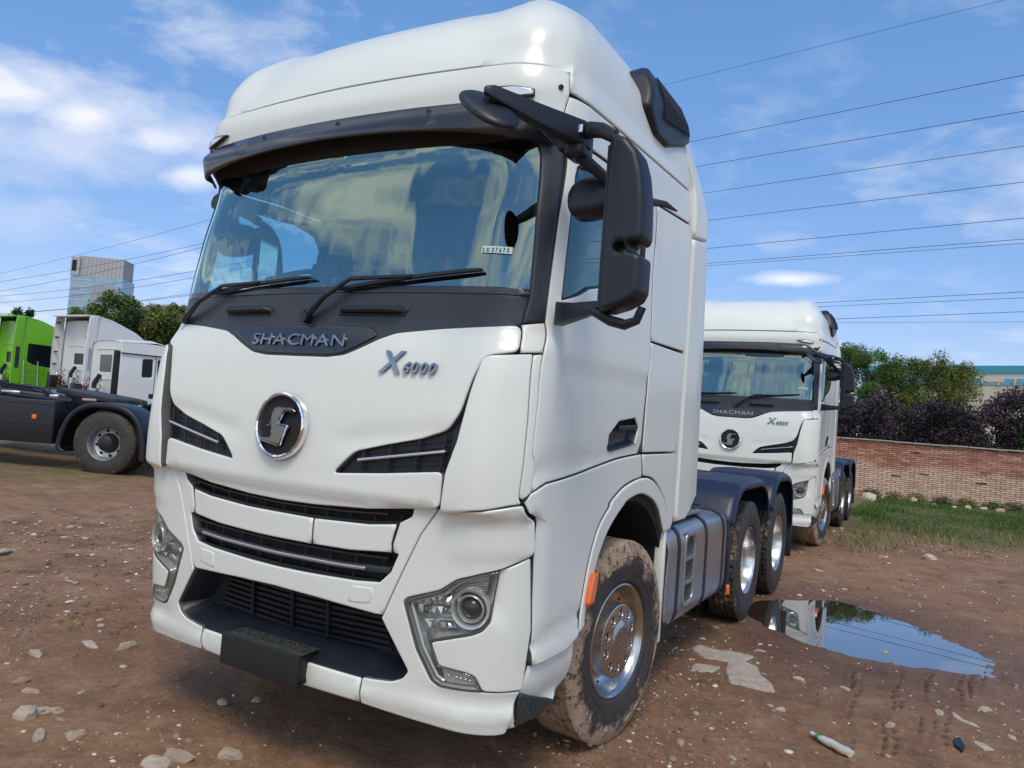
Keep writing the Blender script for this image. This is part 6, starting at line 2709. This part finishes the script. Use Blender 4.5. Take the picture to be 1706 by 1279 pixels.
# ================================================================== lorries parked at the left
def disc_wheel(par, x, y, z, r=.52, deep=True, face=1):
    """single wheel, axle along X; face=+1 looks towards +X"""
    w = bpy.data.objects.new('wheel', None)
    COL.objects.link(w)
    w.parent = par
    w.location = (x, y, z)
    w.rotation_euler = (0, 0, 0 if face > 0 else math.pi)
    b = MB()
    k = r / .52
    b.lathe([(-.13, .28 * k), (-.145, .40 * k), (-.13, .49 * k), (-.11, .515 * k)] + [(xx, (.52 - (.010 if j % 2 else 0)) * k) for j, xx in enumerate(np.linspace(-.10, .10, 9))] + [(.11, .515 * k), (.13, .49 * k), (.145, .40 * k), (.13, .28 * k)], 72, 'X')
    b.build('tyre', M['tyre_dark'], w, True, angle=30)
    b = MB()
    if deep:
        b.lathe([(.118, .30 * k), (.125, .29 * k), (.115, .28 * k), (.06, .262 * k), (-.01, .255 * k), (-.03, .235 * k), (-.035, .16 * k)], 56, 'X')
    else:
        b.lathe([(.118, .30 * k), (.125, .29 * k), (.115, .28 * k), (.08, .26 * k), (.06, .24 * k), (.07, .20 * k), (.10, .15 * k), (.10, .001)], 56, 'X')
    rim = b.build('rim', M['steel'], w, True, angle=50)
    for i in range(8):
        a = RAD(i * 45 + 10)
        b = MB()
        x_ = -.028 if deep else .072
        b.tube([(x_ - .01, .205 * k * math.cos(a), .205 * k * math.sin(a)), (x_ + .006, .205 * k * math.cos(a), .205 * k * math.sin(a))], .026, 10)
        b.build('hand_hole', M['dark'], rim)
    b = MB()
    if deep:
        b.lathe([(-.04, .17 * k), (-.02, .15 * k), (.02, .13 * k), (.10, .12 * k), (.12, .09 * k), (.125, .001)], 32, 'X')
    else:
        b.lathe([(.10, .10 * k), (.12, .08 * k), (.13, .001)], 24, 'X')
    b.build('hub', M['chassis'], w, True, angle=40)
    return w


M['tyre_dark'] = tyre_mat('old_tyre', .35)


def lorry(par, H, col, roof, rearside, low=False, tank_=True):
    """cab-over tractor seen from behind: x across, y forward, origin under the rear wall of the cab, on the ground"""
    Wd = 1.22
    zc0, z1 = 1.05, H
    L = 2.15
    # side walls, each a sheet with window openings
    for s in (1, -1):
        mp_ = (lambda u, v: (Vector((s * (Wd - .06 * sm(v, H - 1.2, H)), u, v)), Vector((s, 0, 0))))
        if low:
            out = [(0, zc0), (1.35, zc0), (1.45, .85), (2.15, .85), (2.18, 1.6), (2.05, 2.45), (1.75, H - .28), (1.2, H - .10), (.0, H - .06)]
            holes = [[(.62, 1.86), (.62, 2.40), (.92, 2.42), (.92, 1.88)], [(1.06, 1.86), (1.06, 2.42), (1.70, 2.40), (1.95, 1.88)]]
        else:
            out = [(0, zc0), (.9, zc0), (1.0, 1.35), (1.9, 1.35), (2.15, .8), (2.18, 1.7), (2.05, 2.9), (1.45, H - .45), (.6, H - .12), (.0, H)]
            holes = [[(.16, 2.02), (.40, 1.90), (2.03, 1.72), (1.90, 2.66), (.16, 2.70)]] if not low else []
        pp = out if s > 0 else out[::-1]
        sw_ = sheet('side_wall', pp, col, par, mapper=mp_, tz=False, holes=holes, r=.02, depth=.04, res=.14, rc=.05)
        for hp in holes:
            mpg = (lambda u, v: (Vector((s * (Wd - .03 - .06 * sm(v, H - 1.2, H)), u, v)), Vector((s, 0, 0))))
            sheet('side_window', hp if s > 0 else hp[::-1], M['dark_glass'], sw_, mapper=mpg, tz=False, r=0, depth=0, res=.2)
            b = MB()
            cu_ = (hp[0][0] + .18, (hp[0][1] + hp[2][1]) / 2 - .02)
            b.bx(s * (Wd - .10), s * (Wd - .09), cu_[0] - .05, cu_[0] + .06, cu_[1] - .25, cu_[1] + .25)
            b.build('window_curtain', M['curtain'], sw_)
        if not low:
            for yy in (.78,):
                b = MB()
                b.bx(s * (Wd - .004), s * (Wd + .004), yy, yy + .015, 1.38, 1.86)
                b.build('door_seam', M['dark'], sw_)
        else:
            for yy, za, zb in ((.98, 1.1, 2.5), (.0, 1.1, 1.1)):
                b = MB()
                b.bx(s * (Wd - .004), s * (Wd + .004), yy, yy + .015, za, zb + .02)
                b.build('door_seam', M['dark'], sw_)
            b = MB()
            b.bx(s * (Wd - .01), s * (Wd + .006), -.0, 1.9, 2.50, 2.54)
            b.build('gutter', M['dark'], sw_)
        b = MB()
        yh = .86 if low else .92
        b.bx(s * (Wd - .01), s * (Wd + .014), yh, yh + .16, 1.26 if low else 1.55, 1.40 if low else 1.68)
        b.build('door_handle', M['plastic'], sw_, bevel=.01)
    # roof
    if low:
        line = [(0, H - .05), (.25, H), (1.0, H + .05), (1.6, H - .08), (2.0, 2.5), (2.17, 1.7), (2.18, .85)]
    else:
        line = [(0, H), (.6, H - .10), (1.45, H - .42), (2.03, 2.92), (2.17, 1.75), (2.18, .8)]
    xs_ = np.linspace(-1, 1, 11)
    vs = []
    for (y, z) in line:
        for q in xs_:
            vs.append((q * (Wd - .05), y, z - (.10 if low else .06) * abs(q) ** 4))
    n = len(xs_)
    b = MB()
    b.add(vs, [(i * n + j, i * n + j + 1, (i + 1) * n + j + 1, (i + 1) * n + j) for i in range(len(line) - 1) for j in range(n - 1)])
    b.build('roof', col, par, True, angle=40)
    # rear wall with its window
    ht = .10 if low else .22
    rw = [(-Wd + .04, zc0 + .1), (Wd - .04, zc0 + .1), (Wd - .06, H - .42), (Wd - .10, H - ht - .06), (Wd - .22, H - ht + .04), (.5, H - ht + .06), (-.5, H - ht + .06), (-Wd + .22, H - ht + .04), (-Wd + .10, H - ht - .06), (-Wd + .06, H - .42)]
    hz = (1.95, 2.45) if low else (1.95, 2.35)
    hw = .48 if low else .34
    hole = [(-hw, hz[0]), (hw, hz[0]), (hw, hz[1]), (-hw, hz[1])]
    rwl = sheet('rear_wall', rw, col, par, mapper=planar((0, .02, 0), (1, 0, 0), (0, 0, 1)), tz=False, holes=[hole], r=.02, depth=.04, res=.15, rc=.05)
    sheet('rear_window', hole, M['dark_glass'], rwl, mapper=planar((0, .04, 0), (1, 0, 0), (0, 0, 1)), tz=False, r=0, depth=0, res=.2)
    for (a0, a1, b0, b1) in ((-.9, .9, 1.72, 1.75), (-.9, .9, 1.30, 1.33), (-.75, .75, 2.62, 2.66), (-.95, -.92, 1.2, 2.6), (.92, .95, 1.2, 2.6)):
        bb = MB()
        bb.bx(a0, a1, .005, .03, b0, b1)
        bb.build('pressed_rib', col, rwl, bevel=.006)
    # fairings at the sides of the gap
    if rearside:
        for s in (1, -1):
            mp_ = (lambda u, v: (Vector((s * (Wd + .01), u, v)), Vector((s, 0, 0))))
            fo = [(-.02, .95), (-.36, .98), (-.38, 2.6), (-.32, H - .05), (-.02, H - .02)]
            fa = sheet('side_fairing', fo[::-1] if s > 0 else fo, col, par, mapper=mp_, tz=False, r=.02, depth=.035, res=.15, back=True)
            b = MB()
            b.bx(s * (Wd + .012), s * (Wd + .02), -.27, -.13, 1.75, 2.55)
            b.build('fairing_slot', M['panel'] if col is M['green'] else Mat('grey_slot', (.35, .38, .42), .6).m, fa)
            for zz in (1.9, 2.35, 2.9, H - .3):
                b = MB()
                b.bx(s * (Wd - .22), s * (Wd - .03), -.30, -.24, zz, zz + .05)
                b.build('fairing_bracket', M['dark'], fa)
        b = MB()
        b.add([(-Wd, -.45, H - .02), (Wd, -.45, H - .02), (Wd, .02, H), (-Wd, .02, H), (-Wd, -.45, H - .07), (Wd, -.45, H - .07), (Wd, .02, H - .05), (-Wd, .02, H - .05)], [(0, 1, 2, 3), (4, 5, 6, 7), (0, 1, 5, 4), (1, 2, 6, 5), (3, 0, 4, 7)])
        b.build('roof_fairing_edge', col, par)
    else:
        for s in (1,):
            b = MB()
            b.bx(s * 1.06, s * 1.17, -.16, .0, 1.15, H - .36)
            b.build('intake_stack', M['dark'], par, bevel=.03)
    # chassis, tank, gear behind the cab
    for s in (1, -1):
        b = MB()
        b.bx(s * .38, s * .46, -3.9, 1.6, .72, .98)
        b.build('frame_rail', M['chassis'], par)
    b = MB()
    b.lathe([(0, .001), (0, .11), (.5, .11), (.5, .001)], 16, 'Z', (.45, -.35, .95))
    b.build('filter_can', M['silver'], par, True)
    b = MB()
    b.tube([(.2, -.3, .9), (.2, -.3, 1.6), (.3, -.2, 1.85)], .07, 10)
    b.tube([(-.3, -.4, 1.0), (-.1, -.5, 1.35), (.1, -.4, 1.2)], .03, 8)
    b.bx(-.35, .35, -.5, .4, .6, 1.15)
    b.build('engine_block', M['chassis'], par, True)
    for q, (x0, mt) in enumerate(((-.55, M['orange']), (-.35, M['plastic']), (.62, M['plastic']), (-.75, M['silver']))):
        b = MB()
        pts = [(x0 + .05 * math.cos(a * 1.0), -.30 + .05 * math.sin(a), 1.75 - a * .022 - .12 * math.sin(a * .1)) for a in np.linspace(0, 30, 60)]
        b.tube(pts, .012, 5)
        b.build('coiled_hose', mt, par, True)
    b = MB()
    b.bx(-1.0, 1.0, -.62, -.50, .95, 1.05)
    b.bx(-.9, -.6, -.6, -.2, 1.05, 1.5)
    b.bx(.7, .95, -.55, -.2, .95, 1.25)
    b.build('equipment_rack', M['chassis'], par, bevel=.01)
    for s in (1, -1):
        b = MB()
        b.bx(s * (Wd - .03), s * (Wd + .30), 2.02, 2.06, 2.05, 2.10)
        b.bx(s * (Wd + .12), s * (Wd + .34), 1.98, 2.10, 1.75, 2.45)
        b.build('door_mirror', M['plastic'], par, bevel=.03)
    for s in (1, -1):
        b = MB()
        b.bx(s * .55, s * 1.15, -1.7, -.55, .42, .98)
        tk = b.build('fuel_tank', M['alu'], par, bevel=.06, seg=3)
        for yy in (-1.4, -.85):
            b = MB()
            b.bx(s * .54, s * 1.16, yy - .04, yy + .04, .41, .99)
            b.build('tank_strap', M['dark'], tk, bevel=.06, seg=3)
    for y in (1.15, -2.3, -3.5):
        for s in (1, -1):
            disc_wheel(par, s * 1.05, y, .52, .52, y < 0, s)
    for s in (1, -1):
        b = MB()
        arc = [(1.15 + .66 * math.cos(a), .55 + .62 * math.sin(a)) for a in np.linspace(RAD(-8), RAD(188), 20)]
        vs = [(s * x, y, z) for (y, z) in arc for x in (.72, 1.235)]
        vs += [(s * 1.235, 1.15 + .76 * math.cos(a), .55 + .72 * math.sin(a)) for a in np.linspace(RAD(-8), RAD(188), 20)]
        fs = [(2 * i, 2 * i + 1, 2 * i + 3, 2 * i + 2) for i in range(19)] + [(2 * i + 1, 40 + i, 41 + i, 2 * i + 3) for i in range(19)]
        b.add(vs, fs)
        b.build('wheel_arch', col, par, True)


GL_ = 'lorries parked on the far side of the yard'
hd = math.atan2(CR.y, CR.x)


def place_lorry(name, px, py_, dep, label, ang, H, col, low, rearside):
    """near rear corner of the cab at a given spot; ang = heading measured from the picture plane"""
    c_ = pxdepth(px, py_, dep)
    gz = float(hills(np.array([c_.x]), np.array([c_.y]))[0])
    head = hd + RAD(ang)
    rz = head - math.pi / 2
    e = empty(name, label, 'truck', (0, 0, 0), rz, GL_)
    off = Matrix.Rotation(rz, 3, 'Z') @ Vector((1.22, 0, 0))
    e.location = (c_.x - off.x, c_.y - off.y, c_.z - H)
    lorry(e, H, col, None, rearside, low)
    return e


place_lorry('low_roof_truck', 205, 563, 21.5, 'white low-roof tractor unit with two small side windows, parked beyond the dark chassis', 48, 2.95, M['white2'], True, False)
place_lorry('high_roof_truck', 166, 526, 27.0, 'white high-roof tractor unit seen from behind, between the green and the low white lorries', 57, 3.75, M['white2'], False, True)
gt = place_lorry('green_truck', 45, 526, 28.5, 'bright green high-roof tractor unit with a dark side window at the far left', 55, 3.75, M['green'], False, True)
b = MB()
for s in (0, .5):
    b.tube([(1.33, .05 + s, 1.0), (1.31, .0 + s, 2.05)], .018, 6)
for z in (1.15, 1.4, 1.65, 1.9):
    b.tube([(1.33, .03, z), (1.33, .53, z)], .014, 6)
lad = b.build('ladder', M['silver'], None, True)
lad.location = gt.location
lad.rotation_euler = gt.rotation_euler
tag(lad, 'light metal ladder leaning on the side of the green lorry', 'ladder')
b = MB()
b.bx(.3, .9, .55, 1.9, 0, .16)
air = b.build('roof_spoiler', Mat('pinkish_white', (.72, .62, .62), .5).m, gt, bevel=.05)
air.location = (0, 0, 3.52)
air.rotation_euler = (RAD(-16), 0, 0)

# the dark chassis standing nearest at the left
wc = pxdepth(180, 738, 12.8)
gz = wc.z - .54
head = hd + math.pi - RAD(2)            # its cab is off to the left
rz = head - math.pi / 2
dk = empty('dark_chassis_truck', 'black tractor chassis seen from the side, single rear wheel under a black mudguard', 'truck', (0, 0, 0), rz, GL_)
# local frame: y forward, x to its right (away from the camera is +x); near wheel sits at x=-1.05
offv = Matrix.Rotation(rz, 3, 'Z') @ Vector((-1.10, 0, 0))
dk.location = (wc.x - offv.x, wc.y - offv.y, gz)
disc_wheel(dk, -1.10, 0, .54, .545, True, -1)
disc_wheel(dk, 1.10, 0, .54, .545, True, 1)
for s in (1, -1):
    disc_wheel(dk, s * .78, 0, .54, .545, True, s)
    disc_wheel(dk, s * 1.05, 4.6, .54, .52, False, s)
    b = MB()
    line = [(-.74, .28), (-.72, .62), (-.62, .95), (-.42, 1.15), (-.15, 1.225), (.25, 1.23), (.50, 1.15), (.68, .98), (.80, .70), (.86, .35)]
    line = [(p.x, p.y) for p in round_poly([(-.74, .279)] + line, .15, 4)]
    xs_ = [.60, .66, 1.20, 1.25, 1.262, 1.262]
    dzz = [-.03, 0, 0, -.01, -.035, -.10]
    vs = []
    for x, d in zip(xs_, dzz):
        for (y, z) in line:
            v = Vector((y, z - .5))
            v *= (1 + d / v.length)
            vs.append((s * x, v.x, v.y + .5))
    n = len(line)
    b.add(vs, [(i * n + j, i * n + j + 1, (i + 1) * n + j + 1, (i + 1) * n + j) for i in range(5) for j in range(n - 1)])
    o = b.build('rear_mudguard', M['plastic'], dk, True, angle=60)
    so = o.modifiers.new('thick', 'SOLIDIFY')
    so.thickness = .014
    b = MB()
    b.bx(s * .62, s * 1.22, -.80, -.76, .16, .75)
    b.build('mud_flap', M['plastic'], dk, bevel=.01)
    # side skirt boxes
    b = MB()
    b.bx(s * .62, s * 1.24, .90, 3.6, .46, 1.20)
    sk_ = b.build('side_skirt', M['chassis'], dk, bevel=.02)
    b = MB()
    b.bx(s * 1.236, s * 1.25, .92, 3.6, .80, .815)
    b.bx(s * 1.236, s * 1.252, .92, 3.6, 1.13, 1.145)
    b.build('skirt_ridge', M['panel'], sk_)
    for yy in (1.24,):
        b = MB()
        b.bx(s * 1.238, s * 1.255, yy - .04, yy + .04, .86, .94)
        b.build('side_marker', M['orange'], sk_, bevel=.006)
    b = MB()
    b.bx(s * .38, s * .46, -1.15, 5.6, .78, 1.06)
    b.build('frame_rail', M['chassis'], dk)
b = MB()
b.tube([(-1.05, 0, .54), (-.3, 0, .54), (0, 0, .54), (.3, 0, .54), (1.05, 0, .54)], [.07, .09, .2, .09, .07], 12)
b.build('rear_axle', M['chassis'], dk, True)
sheet('coupling_plate', [(p[0] * 1.0, p[1]) for p in [(-.48, -.55), (-.30, -.78), (-.10, -.80), (-.06, -.3), (.06, -.3), (.10, -.80), (.30, -.78), (.48, -.55), (.52, .2), (.40, .55), (-.40, .55), (-.52, .2)]], M['chassis'], dk,
      mapper=(lambda u, v: (Vector((u, v + .9, 1.36 + .10 * v)), Vector((0, -.1, 1)))), tz=False, r=.02, depth=.07, res=.1, back=True)
for s in (1, -1):
    b = MB()
    b.box((s * .42, .95, 1.20), (.12, .6, .24))
    b.build('coupling_mount', M['chassis'], dk, bevel=.02)
b = MB()
b.tube([(-.9, 1.0, 1.22), (-.75, 1.5, 1.38), (-.5, 2.3, 1.42), (-.2, 3.2, 1.6)], .028, 8)
b.tube([(-.7, .95, 1.22), (-.55, 1.6, 1.32), (-.3, 2.6, 1.38)], .022, 8)
b.tube([(-.6, 1.2, 1.24), (-.9, 2.0, 1.30), (-.9, 3.0, 1.30)], .05, 8)
b.tube([(-.95, .8, 1.20), (-.98, 1.8, 1.24), (-.8, 2.8, 1.28)], .035, 8)
b.build('air_hose', M['plastic'], dk, True)
for (x, y, z, sx_, sy_, sz_) in ((-.9, 1.15, 1.27, .08, .14, .05), (-.7, 2.35, 1.34, .1, .1, .06), (-.95, 1.9, 1.29, .06, .3, .04), (-.85, .55, 1.25, .07, .22, .04)):
    b = MB()
    b.box((x, y, z), (sx_, sy_, sz_), Matrix.Rotation(.3, 3, 'Z'))
    b.build('coupling_fitting', M['silver'] if y != .55 else PALE, dk, bevel=.008)
# its own cab, outside the picture to the left
cabx = bpy.data.objects.new('cab', None)
COL.objects.link(cabx)
cabx.parent = dk
cabx.location = (0, .6, 0)
b = MB()
b.prism([(3.75, .6), (5.95, .5), (6.0, 1.8), (5.75, 3.2), (3.75, 3.4)], -1.2, 1.2, 'X')
b.build('cab_body', M['white2'], cabx, bevel=.08, seg=3)
b = MB()
b.prism([(5.985, 1.9), (5.80, 3.0), (5.79, 3.0), (5.97, 1.9)], -1.05, 1.05, 'X')
b.build('cab_window', M['dark_glass'], cabx)
